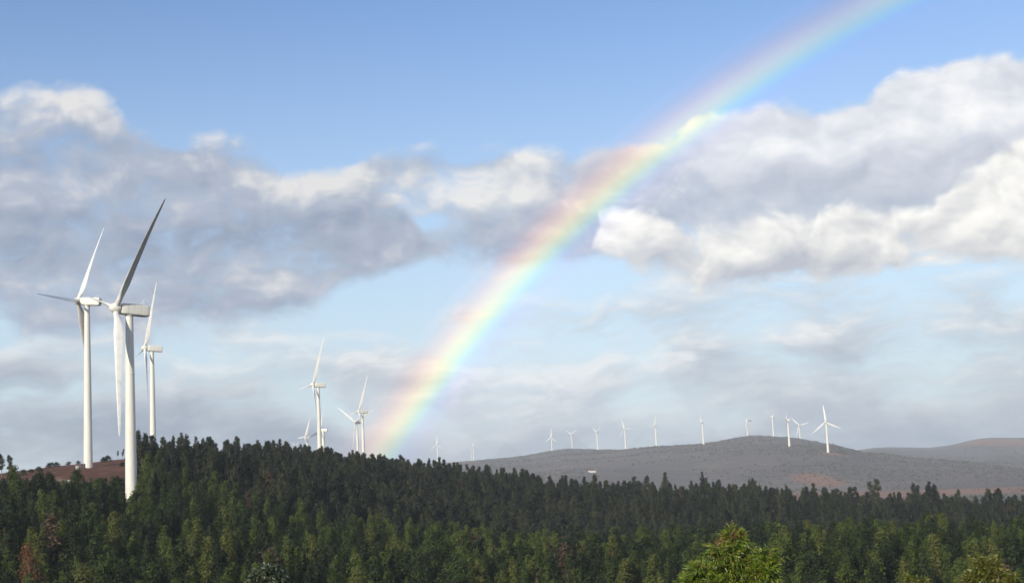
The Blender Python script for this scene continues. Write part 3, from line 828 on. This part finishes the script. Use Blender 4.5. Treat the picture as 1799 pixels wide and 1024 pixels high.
# the crest of the left hill is open: thin it
left_crest = (u_ < 430) & (dist_ > 590)
keep &= ~(left_crest & (rng.random(len(px_)) < np.interp(u_, [0, 200, 290, 330, 430], [0.93, 0.92, 0.55, 0.25, 0.05])))
# nobody plants trees on a tower's foot
for hx, hy, hd in ((204, 541, 448), (137, 529, 650), (254.5, 611, 872)):
    b = at(hx, hy, hd); keep &= np.hypot(px_ - b.x, py_ - b.y) > 6.5
# keep a sight line to the foot of the tower on the clearing
b2 = at(150, 529, 650)
t_line = (px_ * b2.x + py_ * b2.y) / math.hypot(b2.x, b2.y); off_line = np.abs(px_ * b2.y - py_ * b2.x) / math.hypot(b2.x, b2.y)
keep &= ~((t_line > 520) & (t_line < 655) & (off_line < 9))
keep &= ~((dist_ > crest_d - 45) & (rng.random(len(px_)) < np.clip(1.5 * vnoise(u_ / 26, dist_ / 30, 77) - 0.30, 0.05, 0.92)))
idx = np.nonzero(keep)[0]
X, Y, D, U, Zg = px_[idx], py_[idx], dist_[idx], u_[idx], zz_[idx]
# height of the stand: tall on the near slope, lower towards the crest of the left hill
age = vnoise(X / 70, Y / 70, 21)
Hh = np.interp(D, [200, 420, 560, 700, 900], [18.5, 19, 16.5, 14.5, 14.0]) * (0.58 + 0.66 * rng.random(len(X))) * (0.88 + 0.24 * age)
lc = 0.8 * np.interp(U, [330, 700], [1, 0]) * np.interp(D, [560, 690], [0, 1])
Hh *= 1 - 0.36 * lc
kind = np.where((D > np.interp(U, [0, 300, 450, 700, 1799], [560, 500, 485, 490, 510]) + 50 * (vnoise(X / 60, Y / 60, 5) - 0.5)), 1, 0)  # farther, upper trees take the dark kind in place of a cloud shadow
on_crest = (D > crest_d[idx] - 45)
Hh *= np.where(on_crest, 0.40 + np.interp(U, [300, 420, 950, 1150], [1.05, 0.80, 0.80, 1.05]) * rng.random(len(X)) ** 2.3, 1.0)
# below the clearing the trees are young and leave it in view
room = (U < 236) & (D > 455) & (D < 640)
tall = (850 - 0.0444 * (U - 220) - rng.uniform(838, 866, len(X))) / FOC * D - Zg
Hh = np.where(room, np.clip(np.minimum(Hh, tall), 2.5, None), Hh)
# the withered tree shows above its neighbours
wp = at(62, 960, 318); wl = math.hypot(wp.x, wp.y)
lane = (np.abs(X * wp.y - Y * wp.x) / wl < 5.5) & (D > 235) & (D < 316)
lane_top = (857 - rng.uniform(996, 1020, len(X))) / FOC * D - Zg
Hh = np.where(lane, np.clip(np.minimum(Hh, lane_top), 3.0, None), Hh)
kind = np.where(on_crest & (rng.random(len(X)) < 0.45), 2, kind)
kind = np.where(rng.random(len(X)) < 0.011, 3, kind)
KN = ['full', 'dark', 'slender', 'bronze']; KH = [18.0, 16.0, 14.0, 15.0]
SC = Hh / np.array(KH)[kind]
WD = 0.84 + 0.55 * rng.random(len(X)) * np.clip(17.0 / Hh, 0.8, 1.5)
RZ = rng.uniform(0, 2 * PI, len(X))
tu, tv = proj(np.stack([X, Y, Zg + Hh], 1))
in_frame = (tu > -12) & (tu < PW + 12) & (tv < PH - 6)

# ---- single trees: those that show largest, nearest first; then trees that stand out on the skyline
order = np.argsort(D + 1e6 * ~in_frame)
near_ids = list(order[:300])
sky_pool = [i for i in np.argsort(-(Hh / D)) if on_crest[i] and in_frame[i] and i not in set(near_ids)]
taken, sky_ids = [], []
for i in sky_pool:
    if all(abs(tu[i] - q) > 7 for q in taken):
        sky_ids.append(i); taken.append(tu[i])
    if len(sky_ids) >= 190: break
single = set(near_ids) | set(sky_ids)
KWORD = {'full': 'green', 'dark': 'dark', 'slender': 'slim', 'bronze': 'bronze-tinged'}
NEAR_ZONE = [(70, 'in the bottom left corner'), (150, 'below the white box on the clearing'), (290, 'below the nearest tower'), (400, 'left of the silvery treetop'), (540, 'around the silvery treetop'),
             (680, 'below the turbine pair by the rainbow'), (800, 'below the foot of the rainbow'), (960, 'left of the white farmhouse, low down'), (1120, 'below the white farmhouse'),
             (1220, 'just left of the yellow-green treetop'), (1380, 'behind the yellow-green treetop'), (1500, 'just right of the yellow-green treetop'), (1660, 'around the small golden sprig'), (9999, 'behind the olive corner treetop')]
CREST_ZONE = [(300, 'beside the big towers'), (370, 'on the top of the left hill'), (430, 'on the right shoulder of left hill'), (500, 'left of the tiny turbines'), (545, 'before the tiny turbines'), (600, 'before the mid-distance turbine'),
              (660, 'before the turbine pair by the rainbow'), (730, 'at the foot of the rainbow'), (800, 'before the lone pale turbine'), (870, 'before the two close pale turbines'), (940, 'on the crest left of the farmhouse'), (1000, 'before the left end of far hills'), (1080, 'below the farmhouse'),
              (1160, 'just right of the farmhouse'), (1250, 'before the lone hill turbine'), (1345, 'below the main far hill'), (1420, 'below the edge-on hill turbine'), (1500, 'below the largest hill turbine'), (1600, 'before the dip between the far hills'), (1700, 'before the pale valley floor'), (9999, 'at the right edge')]
def zone_of(u, table):
    for lim, txt in table:
        if u < lim: return txt
def size_word(h, lo, hi): return 'short' if h < lo else ('tall' if h > hi else 'middling')
hs = np.quantile(Hh[near_ids], [0.33, 0.67]); hc = np.quantile(Hh[sky_ids], [0.33, 0.67])
ORD = ['first', 'second', 'third', 'fourth', 'fifth', 'sixth', 'seventh', 'eighth', 'ninth', 'tenth', 'eleventh', 'twelfth', 'thirteenth', 'fourteenth', 'fifteenth', 'sixteenth', 'seventeenth', 'eighteenth', 'nineteenth', 'twentieth']
NUM = ['', 'one', 'two', 'three', 'four', 'five', 'six', 'seven', 'eight', 'nine', 'ten', 'eleven', 'twelve', 'thirteen', 'fourteen', 'fifteen', 'sixteen', 'seventeen', 'eighteen', 'nineteen', 'twenty']
def place_word(k, n):
    if n == 1: return ''
    if n > 20: return ', one of many'
    if k == 0: return f', leftmost of {NUM[n]}'
    if k == n - 1: return f', rightmost of {NUM[n]}'
    return f', {ORD[k]} from left of {NUM[n]}'
med_d = np.median(D[near_ids])
buckets = {}
for i in near_ids:
    row = 'front-row' if D[i] < med_d else 'second-row'
    w, zn = f'{size_word(Hh[i], *hs)} {KWORD[KN[kind[i]]]} {row}', zone_of(tu[i], NEAR_ZONE)
    buckets.setdefault(('eucalyptus_tree', f'{w} eucalyptus {zn}', f'{w} eucalyptus trees {zn}'), []).append(i)
for i in sky_ids:
    w, zn = f'{size_word(Hh[i], *hc)} {KWORD[KN[kind[i]]]}', zone_of(tu[i], CREST_ZONE)
    buckets.setdefault(('crest_tree', f'{w} crest tree {zn}', f'{w} crest trees {zn}'), []).append(i)
for (nm, lab, grp), ids in buckets.items():
    ids.sort(key=lambda q: tu[q])
    for k, i in enumerate(ids):
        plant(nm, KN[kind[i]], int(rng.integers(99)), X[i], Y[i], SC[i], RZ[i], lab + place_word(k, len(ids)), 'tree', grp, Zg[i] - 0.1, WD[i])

# ---- the rest of the wood: one object of instanced trees
rest = np.array([i for i in range(len(X)) if i not in single])
col_rest = bpy.data.collections.new('wood_sources')
var_of = []
names = []
for k in KN:
    for j, (_, _, both) in enumerate(KINDS[k]):
        o = bpy.data.objects.new(f'wood_source_{len(names):02d}', both); col_rest.objects.link(o); names.append((k, j))
vi = np.array([rng.choice([q for q, (k, _) in enumerate(names) if k == KN[kind[i]]]) for i in rest], np.int32)
me = bpy.data.meshes.new('forest')
me.vertices.add(len(rest)); me.vertices.foreach_set('co', np.stack([X[rest], Y[rest], Zg[rest] - 0.1], 1).astype(np.float32).ravel())
at_i = me.attributes.new('pick', 'INT', 'POINT'); at_i.data.foreach_set('value', vi)
at_s = me.attributes.new('size', 'FLOAT_VECTOR', 'POINT'); at_s.data.foreach_set('vector', np.stack([SC[rest] * WD[rest], SC[rest] * WD[rest], SC[rest]], 1).astype(np.float32).ravel())
at_r = me.attributes.new('turn', 'FLOAT_VECTOR', 'POINT'); at_r.data.foreach_set('vector', np.stack([0 * RZ[rest], 0 * RZ[rest], RZ[rest]], 1).astype(np.float32).ravel())
forest = link(bpy.data.objects.new('forest', me))
tag(forest, 'dense eucalyptus plantation covering the slopes below the crest', None, None, 'stuff')
ng = bpy.data.node_groups.new('plant_trees', 'GeometryNodeTree')
ng.interface.new_socket('Geometry', in_out='INPUT', socket_type='NodeSocketGeometry')
ng.interface.new_socket('Geometry', in_out='OUTPUT', socket_type='NodeSocketGeometry')
gi = ng.nodes.new('NodeGroupInput'); go = ng.nodes.new('NodeGroupOutput')
ci = ng.nodes.new('GeometryNodeCollectionInfo'); ci.inputs['Collection'].default_value = col_rest
ci.inputs['Separate Children'].default_value = True; ci.inputs['Reset Children'].default_value = True
ip = ng.nodes.new('GeometryNodeInstanceOnPoints'); ip.inputs['Pick Instance'].default_value = True
def attr(nm, ty):
    n = ng.nodes.new('GeometryNodeInputNamedAttribute'); n.data_type = ty; n.inputs['Name'].default_value = nm
    return n.outputs['Attribute']
ng.links.new(gi.outputs[0], ip.inputs['Points']); ng.links.new(ci.outputs[0], ip.inputs['Instance'])
ng.links.new(attr('pick', 'INT'), ip.inputs['Instance Index'])
e2r = ng.nodes.new('FunctionNodeEulerToRotation'); ng.links.new(attr('turn', 'FLOAT_VECTOR'), e2r.inputs[0])
ng.links.new(e2r.outputs[0], ip.inputs['Rotation'])
ng.links.new(attr('size', 'FLOAT_VECTOR'), ip.inputs['Scale'])
ng.links.new(ip.outputs[0], go.inputs[0])
md = forest.modifiers.new('trees', 'NODES'); md.node_group = ng
print('trees', len(X), 'single', len(single), 'sky', len(sky_ids), 'rest', len(rest))


# ---- scrub and small trees dotted over the far hills: one object
n_sc = 60000
sd_ = np.sqrt(rng.uniform(1900.0 ** 2, 6900.0 ** 2, n_sc)); sa_ = np.radians(rng.uniform(-9, 23, n_sc))
sx_, sy_ = sd_ * np.sin(sa_), sd_ * np.cos(sa_)
thick = vnoise(sx_ / 260, sy_ / 260, 31) * 0.65 + vnoise(sx_ / 90, sy_ / 90, 32) * 0.35
ks = (thick > 0.30 + 0.40 * rng.random(n_sc))
sx_, sy_ = sx_[ks], sy_[ks]
ss_ = 0.42 + 0.75 * rng.random(len(sx_)) ** 4
me = bpy.data.meshes.new('scrub')
me.vertices.add(len(sx_)); me.vertices.foreach_set('co', np.stack([sx_, sy_, ground_z(sx_, sy_) - 0.4], 1).astype(np.float32).ravel())
me.attributes.new('pick', 'INT', 'POINT').data.foreach_set('value', rng.integers(0, 4, len(sx_)).astype(np.int32))
me.attributes.new('size', 'FLOAT_VECTOR', 'POINT').data.foreach_set('vector', np.stack([ss_ * 1.5, ss_ * 1.5, ss_], 1).astype(np.float32).ravel())
me.attributes.new('turn', 'FLOAT_VECTOR', 'POINT').data.foreach_set('vector', np.stack([0 * ss_, 0 * ss_, rng.uniform(0, 6.28, len(sx_))], 1).astype(np.float32).ravel())
col_scrub = bpy.data.collections.new('scrub_sources')
for j, (_, _, both) in enumerate(KINDS['scrub']): col_scrub.objects.link(bpy.data.objects.new(f'scrub_source_{j:02d}', both))
ng2 = ng.copy(); ng2.name = 'plant_scrub'
for n in ng2.nodes:
    if n.bl_idname == 'GeometryNodeCollectionInfo': n.inputs['Collection'].default_value = col_scrub
scrub = link(bpy.data.objects.new('scrub', me))
tag(scrub, 'dark bushes and small trees dotted over the far hills', None, None, 'stuff')
scrub.modifiers.new('bushes', 'NODES').node_group = ng2

# ------------------------------------------------------------------ DETAILS
# ---- young eucalyptus tops close to the viewpoint: real leaves on twigs
def glossy_leaf_mat(name, stops, rough=0.32):
    m, g = new_mat(name)
    gi_ = g.t.nodes.new('ShaderNodeNewGeometry')
    c = g.ramp(gi_.outputs['Random Per Island'], stops)
    d = principled(g, c, rough, 0.5)
    t = g.t.nodes.new('ShaderNodeBsdfTranslucent'); g._in(t.inputs['Color'], c)
    mx = g.t.nodes.new('ShaderNodeMixShader'); mx.inputs[0].default_value = 0.28
    g.t.links.new(d, mx.inputs[1]); g.t.links.new(t.outputs[0], mx.inputs[2])
    return finish(m, g, mx.outputs[0])
m_fresh = glossy_leaf_mat('fresh_leaf', [(0.0, (0.060, 0.110, 0.012)), (0.45, (0.130, 0.205, 0.020)), (0.8, (0.200, 0.250, 0.028)), (1.0, (0.26, 0.24, 0.04))])
m_olive = glossy_leaf_mat('olive_leaf', [(0.0, (0.050, 0.072, 0.012)), (0.5, (0.110, 0.135, 0.018)), (0.85, (0.175, 0.180, 0.025)), (1.0, (0.30, 0.26, 0.08))])
m_silver = glossy_leaf_mat('silver_leaf', [(0.0, (0.035, 0.055, 0.025)), (0.6, (0.075, 0.10, 0.052)), (0.86, (0.18, 0.21, 0.14)), (1.0, (0.40, 0.42, 0.34))], 0.25)
m_young = glossy_leaf_mat('young_red_leaf', [(0.0, (0.10, 0.055, 0.018)), (0.6, (0.19, 0.105, 0.028)), (1.0, (0.34, 0.23, 0.09))])
m_twig, g = new_mat('twig_bark')
tcx = g.t.nodes.new('ShaderNodeTexCoord').outputs['Object']
finish(m_twig, g, principled(g, g.mix(g.noise(tcx, 9.0, 3, 0.6, dim='3D'), (0.10, 0.055, 0.03), (0.26, 0.15, 0.08)), 0.7, 0.3))

def leafy_top(r, lobes, h, n_twig, per_twig, leaf_l, leaf_w, young_top, trunk_r=0.07):
    """lobes: (x, y, z, rx, rz) in metres from the tree's foot"""
    wood = [tube_np([(0, 0, -0.4), (0.05, 0.02, h * 0.3), (-0.04, 0.05, h * 0.6), (0, 0, h * 0.86), lobes[0][:3]], [trunk_r, trunk_r * 0.8, trunk_r * 0.6, trunk_r * 0.35, 0.012], 7)]
    twigs, VL, VY = [], [], []
    def leaves(P, out, m, store, ll, lw):
        d = out + r.normal(0, 0.55, (m, 3)) + np.array([0, 0, -0.35]); d /= np.linalg.norm(d, axis=1)[:, None]
        fn = r.normal(0, 0.7, (m, 3)) + np.array([-0.35, -0.6, 0.45]); fn -= d * (fn * d).sum(1)[:, None]; fn /= np.linalg.norm(fn, axis=1)[:, None]
        sd = np.cross(d, fn)
        L = (ll * (0.55 + 0.8 * r.random(m)))[:, None]; Wd = (lw * (0.7 + 0.6 * r.random(m)))[:, None]
        dr = np.array([0, 0, -1.0]) * L * (0.08 + 0.16 * r.random(m))[:, None]
        b, t = P, P + d * L + dr
        m1, m2 = P + d * L * 0.38 + dr * 0.15, P + d * L * 0.72 + dr * 0.5
        l1, r1 = m1 + sd * Wd * 0.5 + fn * Wd * 0.12, m1 - sd * Wd * 0.5 + fn * Wd * 0.12
        l2, r2 = m2 + sd * Wd * 0.36 + fn * Wd * 0.1, m2 - sd * Wd * 0.36 + fn * Wd * 0.1
        q = np.stack([b, r1, m1, l1, t, r2, l2, m2], 1)      # 8 verts, 4 quads
        store.append(q.reshape(-1, 3))
    for li, (x, y, z, rx, rz) in enumerate(lobes):
        c = np.array([x, y, z]); root = np.array([0.15 * x, 0.15 * y, max(h * 0.25, z - rz - 0.9)])
        if li: wood.append(tube_np([root, 0.5 * (root + c) + np.array([0, 0, -0.1]), c], [0.035, 0.025, 0.012], 5))
        for k in range(int(n_twig * rx * rz * 3.2)):
            u = r.normal(size=3); u /= np.linalg.norm(u)
            u[2] = u[2] if u[2] > -0.5 else -u[2]
            tip = c + u * np.array([rx, rx, rz]) * (0.45 + 0.55 * r.random() ** 0.6)
            st = c + u * np.array([rx, rx, rz]) * 0.15
            twigs.append(tube_np([st, 0.5 * (st + tip) + r.normal(0, 0.03, 3), tip], [0.009, 0.007, 0.003], 4))
            m = int(per_twig * (0.6 + 0.8 * r.random()))
            t = r.random(m) ** 0.6
            P = st + (tip - st) * t[:, None] + r.normal(0, 0.025, (m, 3))
            young = tip[2] > young_top and r.random() < 0.42
            leaves(P, u, m, VY if young else VL, leaf_l * (0.75 if young else 1), leaf_w * (0.8 if young else 1))
    def quads(VS):
        V = np.vstack(VS); n = len(V) // 8
        base = (np.arange(n) * 8)[:, None]
        F = np.concatenate([base + np.array([[0, 1, 2, 3]]), base + np.array([[2, 1, 5, 7]]), base + np.array([[3, 2, 7, 6]]), base + np.array([[7, 5, 4, 6]])])
        return V, F
    return join_np(wood), join_np(twigs), quads(VL), (quads(VY) if VY else None)

def near_tree(px, py, d, r, lobes_px, mat, label, name='young_eucalyptus', **kw):
    """lobes_px: (px, py, half width px, half height px) as they stand at distance d"""
    tip = at(px, py, d); x0, y0 = tip.x, tip.y; z0 = gz(x0, y0)
    k = d / FOC
    lobes = []
    for lx, ly, rw, rh, dy in lobes_px:
        q = at(lx, ly, d); lobes.append((q.x - x0, q.y - y0 + dy, q.z - z0, rw * k, rh * k))
    hgt = tip.z - z0
    wood, tw, lv, yl = leafy_top(np.random.default_rng(r), lobes, hgt, **kw)
    root = empty(name, (x0, y0, z0)); tag(root, label, 'tree')
    link(bpy.data.objects.new('trunk', np_mesh('trunk', wood, m_bark, True)), root)
    o = link(bpy.data.objects.new('twigs', np_mesh('twigs', tw, m_twig)), root); o['kind'] = 'stuff'
    o = link(bpy.data.objects.new('leaves', np_mesh('leaves', lv, mat)), root); o['kind'] = 'stuff'
    if yl is not None:
        o = link(bpy.data.objects.new('young_leaves', np_mesh('young_leaves', yl, m_young)), root); o['kind'] = 'stuff'; o['label'] = 'reddish young leaves at the tip'
    return root

near_tree(1290, 920, 35, 5, [(1288, 950, 28, 30, 0), (1270, 975, 40, 30, -0.1), (1300, 1000, 45, 40, 0.1), (1345, 985, 26, 32, 0), (1338, 1010, 32, 30, -0.2), (1235, 1005, 34, 28, 0), (1215, 1030, 30, 26, 0.1), (1280, 1040, 70, 40, 0), (1270, 1090, 80, 60, 0)],
          m_fresh, 'bright yellow-green leafy treetop in the foreground with reddish tips, right of centre', n_twig=95, per_twig=17, leaf_l=0.15, leaf_w=0.026, young_top=at(1290, 950, 35).z - gz(at(1290, 920, 35).x, at(1290, 920, 35).y))
near_tree(1735, 974, 42, 8, [(1722, 995, 22, 20, 0), (1748, 996, 20, 20, 0.1), (1735, 1015, 42, 24, 0), (1770, 1022, 26, 18, -0.1), (1700, 1024, 20, 20, 0), (1735, 1060, 70, 40, 0)],
          m_olive, 'olive-green leafy treetop in the bottom right corner of the foreground', n_twig=100, per_twig=16, leaf_l=0.12, leaf_w=0.032, young_top=1e9)
near_tree(1598, 1007, 40, 9, [(1597, 1022, 10, 14, 0), (1622, 1024, 14, 10, 0), (1606, 1046, 30, 20, 0)],
          m_olive, 'small golden sprig of leaves just left of the corner treetop', n_twig=170, per_twig=16, leaf_l=0.12, leaf_w=0.032, young_top=1e9)
near_tree(470, 988, 62, 12, [(470, 1006, 26, 18, 0), (450, 1020, 20, 14, 0), (490, 1020, 20, 14, 0.2), (470, 1045, 50, 30, 0)],
          m_silver, 'silvery glinting treetop at the bottom edge, left of centre', n_twig=55, per_twig=15, leaf_l=0.17, leaf_w=0.055, young_top=1e9)

# ---- one withered tree among the green ones
make_kind('rust', 1, m_leaf_rust, lambda r: tree_parts(r, 19.0, 0.30, 3.4, egg, 30, 2200, 0.22, 0.45, 0.8, 0.9))
_p = at(62, 960, 318)
plant('withered_tree', 'rust', 0, _p.x, _p.y, (_p.z - gz(_p.x, _p.y)) / 19.0, 0.4, 'rust-brown withered tree among the green ones near the bottom left corner', 'tree', None, wide=1.0)

# ---- on the clearing: scattered bushes, a cabin and a box
bush_at = sorted([(40, 818, 640), (55, 816, 655), (68, 817, 660), (92, 834, 590), (182, 806, 700), (190, 806, 705), (66, 832, 600), (215, 825, 640), (232, 812, 690), (84, 809, 700), (90, 811, 705), (100, 812, 690), (120, 814, 715), (137, 807, 722), (30, 820, 620), (20, 822, 610)])
n_bl = sum(q[0] < 140 for q in bush_at)
for i, (bx, by, bd) in enumerate(bush_at):
    q = at(bx, by, bd)
    plant('bush', 'bush', i, q.x, q.y, 0.34 + 0.3 * random.random(), i * 1.3, 'low dark bush edging the clearing ' + ('left of the white turbine' if bx < 140 else 'between the big towers') + place_word(i if bx < 140 else i - n_bl, n_bl if bx < 140 else len(bush_at) - n_bl), 'bush', 'low bushes round the clearing, ' + ('left' if bx < 140 else 'between the towers'), wide=1.7)
slim = [(4, 798, 610, 14), (17, 797, 610, 14), (207, 792, 715, 11), (215, 789, 712, 12), (246, 783, 730, 13), (254, 780, 735, 14), (243, 790, 728, 10), (268, 797, 740, 6), (325, 778, 745, 15), (345, 769, 745, 17), (355, 770, 748, 17), (372, 771, 745, 16), (399, 776, 742, 14), (290, 792, 735, 9), (308, 787, 740, 10)]
slim.sort(); n_sl = sum(q[0] < 235 for q in slim)
for i, (bx, by, bd, hh) in enumerate(slim):
    q = at(bx, by, bd); zt = q.z - gz(q.x, q.y)
    hh = min(max(zt, 3.5), 20)
    plant('slender_tree', 'slender', i, q.x, q.y, hh / 14.0, i * 2.1, ('lone slender tree on the bare crest by the clearing' if bx < 235 else 'dark feathery tree right of the big towers') + place_word(i if bx < 235 else i - n_sl, n_sl if bx < 235 else len(slim) - n_sl), 'tree',
          'lone trees round the clearing' if bx < 235 else 'feathery trees right of the big towers', wide=1.15)

def box_np(x0, x1, y0, y1, z0, z1):
    v = np.array([(x, y, z) for z in (z0, z1) for x, y in ((x0, y0), (x1, y0), (x1, y1), (x0, y1))], float)
    f = np.array([(3, 2, 1, 0), (4, 5, 6, 7), (0, 1, 5, 4), (1, 2, 6, 5), (2, 3, 7, 6), (3, 0, 4, 7)])
    return v, f
def plain(name, col, rough=0.8, var=0.1):
    m, g = new_mat(name)
    t = g.t.nodes.new('ShaderNodeTexCoord').outputs['Object']
    n = g.noise(t, 1.6, 4, 0.6, dim='3D')
    return finish(m, g, principled(g, g.mix(n, tuple(c * (1 - var) for c in col), tuple(min(1, c * (1 + var)) for c in col)), rough, 0.3))
m_wall = plain('whitewash', (0.80, 0.79, 0.76)); m_tile = plain('roof_tile', (0.36, 0.17, 0.11)); m_pane = plain('dark_pane', (0.03, 0.035, 0.04), 0.2); m_door = plain('painted_door', (0.20, 0.22, 0.20)); m_conc = plain('pale_concrete', (0.36, 0.35, 0.32))
def child(name, vf, mat, parent):
    return link(bpy.data.objects.new(name, np_mesh(name, vf, mat)), parent)

q = at(138, 819, 644)
cab = empty('transformer_cabin', (q.x, q.y, gz(q.x, q.y)), rad(25)); tag(cab, 'small pale transformer cabin at the foot of the tower on the clearing', 'cabin')
child('wall', box_np(-1.2, 1.2, -0.9, 0.9, -0.3, 1.3), m_conc, cab)
child('roof', box_np(-1.3, 1.3, -1.0, 1.0, 1.305, 1.45), m_conc, cab)
child('door', box_np(-0.45, 0.45, -0.95, -0.903, 0.05, 1.2), m_door, cab)
q = at(121, 834, 575)
ubx = empty('utility_box', (q.x, q.y, gz(q.x, q.y)), rad(40)); tag(ubx, 'small white box standing on the red-brown clearing', 'box')
child('body', box_np(-0.5, 0.5, -0.4, 0.4, -0.2, 1.0), m_wall, ubx)
child('lid', box_np(-0.56, 0.56, -0.46, 0.46, 1.004, 1.12), m_wall, ubx)

q = at(1043, 827, 3000)
fh = empty('farmhouse', (q.x, q.y, gz(q.x, q.y)), rad(-14)); fh.scale = (0.75, 0.75, 0.75); tag(fh, 'long low white farmhouse alone on the far hillside', 'house')
child('wall', box_np(-9, 7, -3.5, 3.5, -2.5, 3.4), m_wall, fh)
def gable(x0, x1, y0, y1, z0, z1):
    v = np.array([(x0, y0, z0), (x1, y0, z0), (x1, y1, z0), (x0, y1, z0), (x0, (y0 + y1) / 2, z1), (x1, (y0 + y1) / 2, z1)], float)
    return v, np.array([(0, 1, 5, 4), (2, 3, 4, 5), (3, 2, 1, 0), (0, 4, 3, 3), (1, 2, 5, 5)])
def gable_obj(name, *a, mat, parent):
    v, f = gable(*a)
    me = bpy.data.meshes.new(name); me.from_pydata([tuple(p) for p in v], [], [tuple(dict.fromkeys(p)) for p in f.tolist()]); me.update(); me.materials.append(mat)
    return link(bpy.data.objects.new(name, me), parent)
rf = gable_obj('roof', -9.4, 7.4, -3.9, 3.9, 3.405, 5.0, mat=m_tile, parent=fh)
child('chimney', box_np(4.0, 5.0, -0.5, 0.5, 4.0, 6.2), m_wall, rf)
child('barn_wall', box_np(-14.5, -9.01, -4.2, 3.0, -2.5, 4.6), m_wall, fh)
gable_obj('barn_roof', -14.9, -8.7, -4.6, 3.4, 4.605, 6.2, mat=m_tile, parent=fh)
child('door', box_np(-1.0, 0.2, -3.55, -3.503, 0, 2.1), m_door, fh)
for wx_ in (-7.0, -4.0, 2.5, 5.0):
    child('window', box_np(wx_ - 0.6, wx_ + 0.6, -3.55, -3.503, 0.9, 2.1), m_pane, fh)

# ---- the rainbow: a bow of 42 degrees about the point opposite the sun, beyond the hills
m_bow, g = new_mat('rainbow_light')
def attr_node(nm):
    n = g.t.nodes.new('ShaderNodeAttribute'); n.attribute_name = nm; return n.outputs['Fac']
th, elv = attr_node('angle'), attr_node('elevation')
A0, A1 = 22.0, 45.0
f = g.lin(th, A0, A1)
def s_(a): return (a - A0) / (A1 - A0)
bow_c = g.ramp(f, [(0.0, (0.0, 0.0, 0.0)), (s_(30), (0.020, 0.022, 0.024)), (s_(39.2), (0.046, 0.050, 0.054)), (s_(40.3), (0.062, 0.060, 0.080)), (s_(40.8), (0.105, 0.090, 0.165)), (s_(41.12), (0.095, 0.155, 0.250)), (s_(41.38), (0.140, 0.280, 0.220)),
                   (s_(41.62), (0.300, 0.340, 0.110)), (s_(41.88), (0.430, 0.335, 0.105)), (s_(42.16), (0.410, 0.235, 0.105)), (s_(42.48), (0.260, 0.105, 0.070)), (s_(42.85), (0.090, 0.030, 0.028)), (s_(43.4), (0.012, 0.004, 0.004)), (s_(44.2), (0.0, 0.0, 0.0)), (1.0, (0.0, 0.0, 0.0))], 'LINEAR')
# the shower is not even: the bow is stronger here and weaker there
tcb = g.t.nodes.new('ShaderNodeTexCoord').outputs['Object']
rain = g.noise(tcb, 0.00035, 3, 0.55, dim='3D')
W_BOW = lambda e: g.curve(e, [(0, 1.55), (2, 1.3), (5, 0.92), (9, 1.0), (13, 0.74), (17, 0.52)], 0, 18, 0, 2)
em = g.t.nodes.new('ShaderNodeEmission'); g._in(em.inputs['Color'], bow_c)
g._in(em.inputs['Strength'], g.mul(W_BOW(elv), g.lin(rain, 0.3, 0.7, 0.78, 1.22)))
tr_ = g.t.nodes.new('ShaderNodeBsdfTransparent')
# the lit rain also veils a little of what lies behind it
dim = g.ramp(f, [(0.0, (1, 1, 1)), (s_(40.3), (1, 1, 1)), (s_(41.0), (0.92, 0.95, 0.98)), (s_(41.5), (0.93, 0.95, 0.88)), (s_(42.0), (0.97, 0.93, 0.85)), (s_(42.4), (0.98, 0.92, 0.87)), (s_(43.1), (1, 1, 1)), (1.0, (1, 1, 1))])
g._in(tr_.inputs['Color'], dim)
ad = g.t.nodes.new('ShaderNodeAddShader'); g.t.links.new(em.outputs[0], ad.inputs[0]); g.t.links.new(tr_.outputs[0], ad.inputs[1])
finish(m_bow, g, ad.outputs[0])
m_bow.cycles.emission_sampling = 'NONE'
anti = -_sd
e1 = Vector((0, 0, 1)).cross(anti).normalized(); e2 = anti.cross(e1)
if e2.z < 0: e2 = -e2
RBOW = 16500.0
ths = np.concatenate([np.linspace(22.0, 38.0, 9)[:-1], np.linspace(38.0, 45.0, 36)]); phs = np.linspace(-75, 75, 241)
bv, b_th, b_el = [], [], []
for ph in phs:
    for t in ths:
        d = anti * math.cos(rad(t)) + (e2 * math.cos(rad(ph)) + e1 * math.sin(rad(ph))) * math.sin(rad(t))
        bv.append(d * RBOW); b_th.append(t); b_el.append(math.degrees(math.asin(d.z)))
n_t = len(ths)
bf = [(i * n_t + j, (i + 1) * n_t + j, (i + 1) * n_t + j + 1, i * n_t + j + 1) for i in range(len(phs) - 1) for j in range(n_t - 1)]
bf = [q for q in bf if min(b_el[k] for k in q) > -0.4]
bow = mesh_obj('rainbow', bv, bf, m_bow, smooth=True)
for nm, dat in (('angle', b_th), ('elevation', b_el)):
    a_ = bow.data.attributes.new(nm, 'FLOAT', 'POINT'); a_.data.foreach_set('value', np.array(dat, np.float32))
tag(bow, 'bright rainbow sweeping from the wooded crest up to the top edge of the sky', 'rainbow')
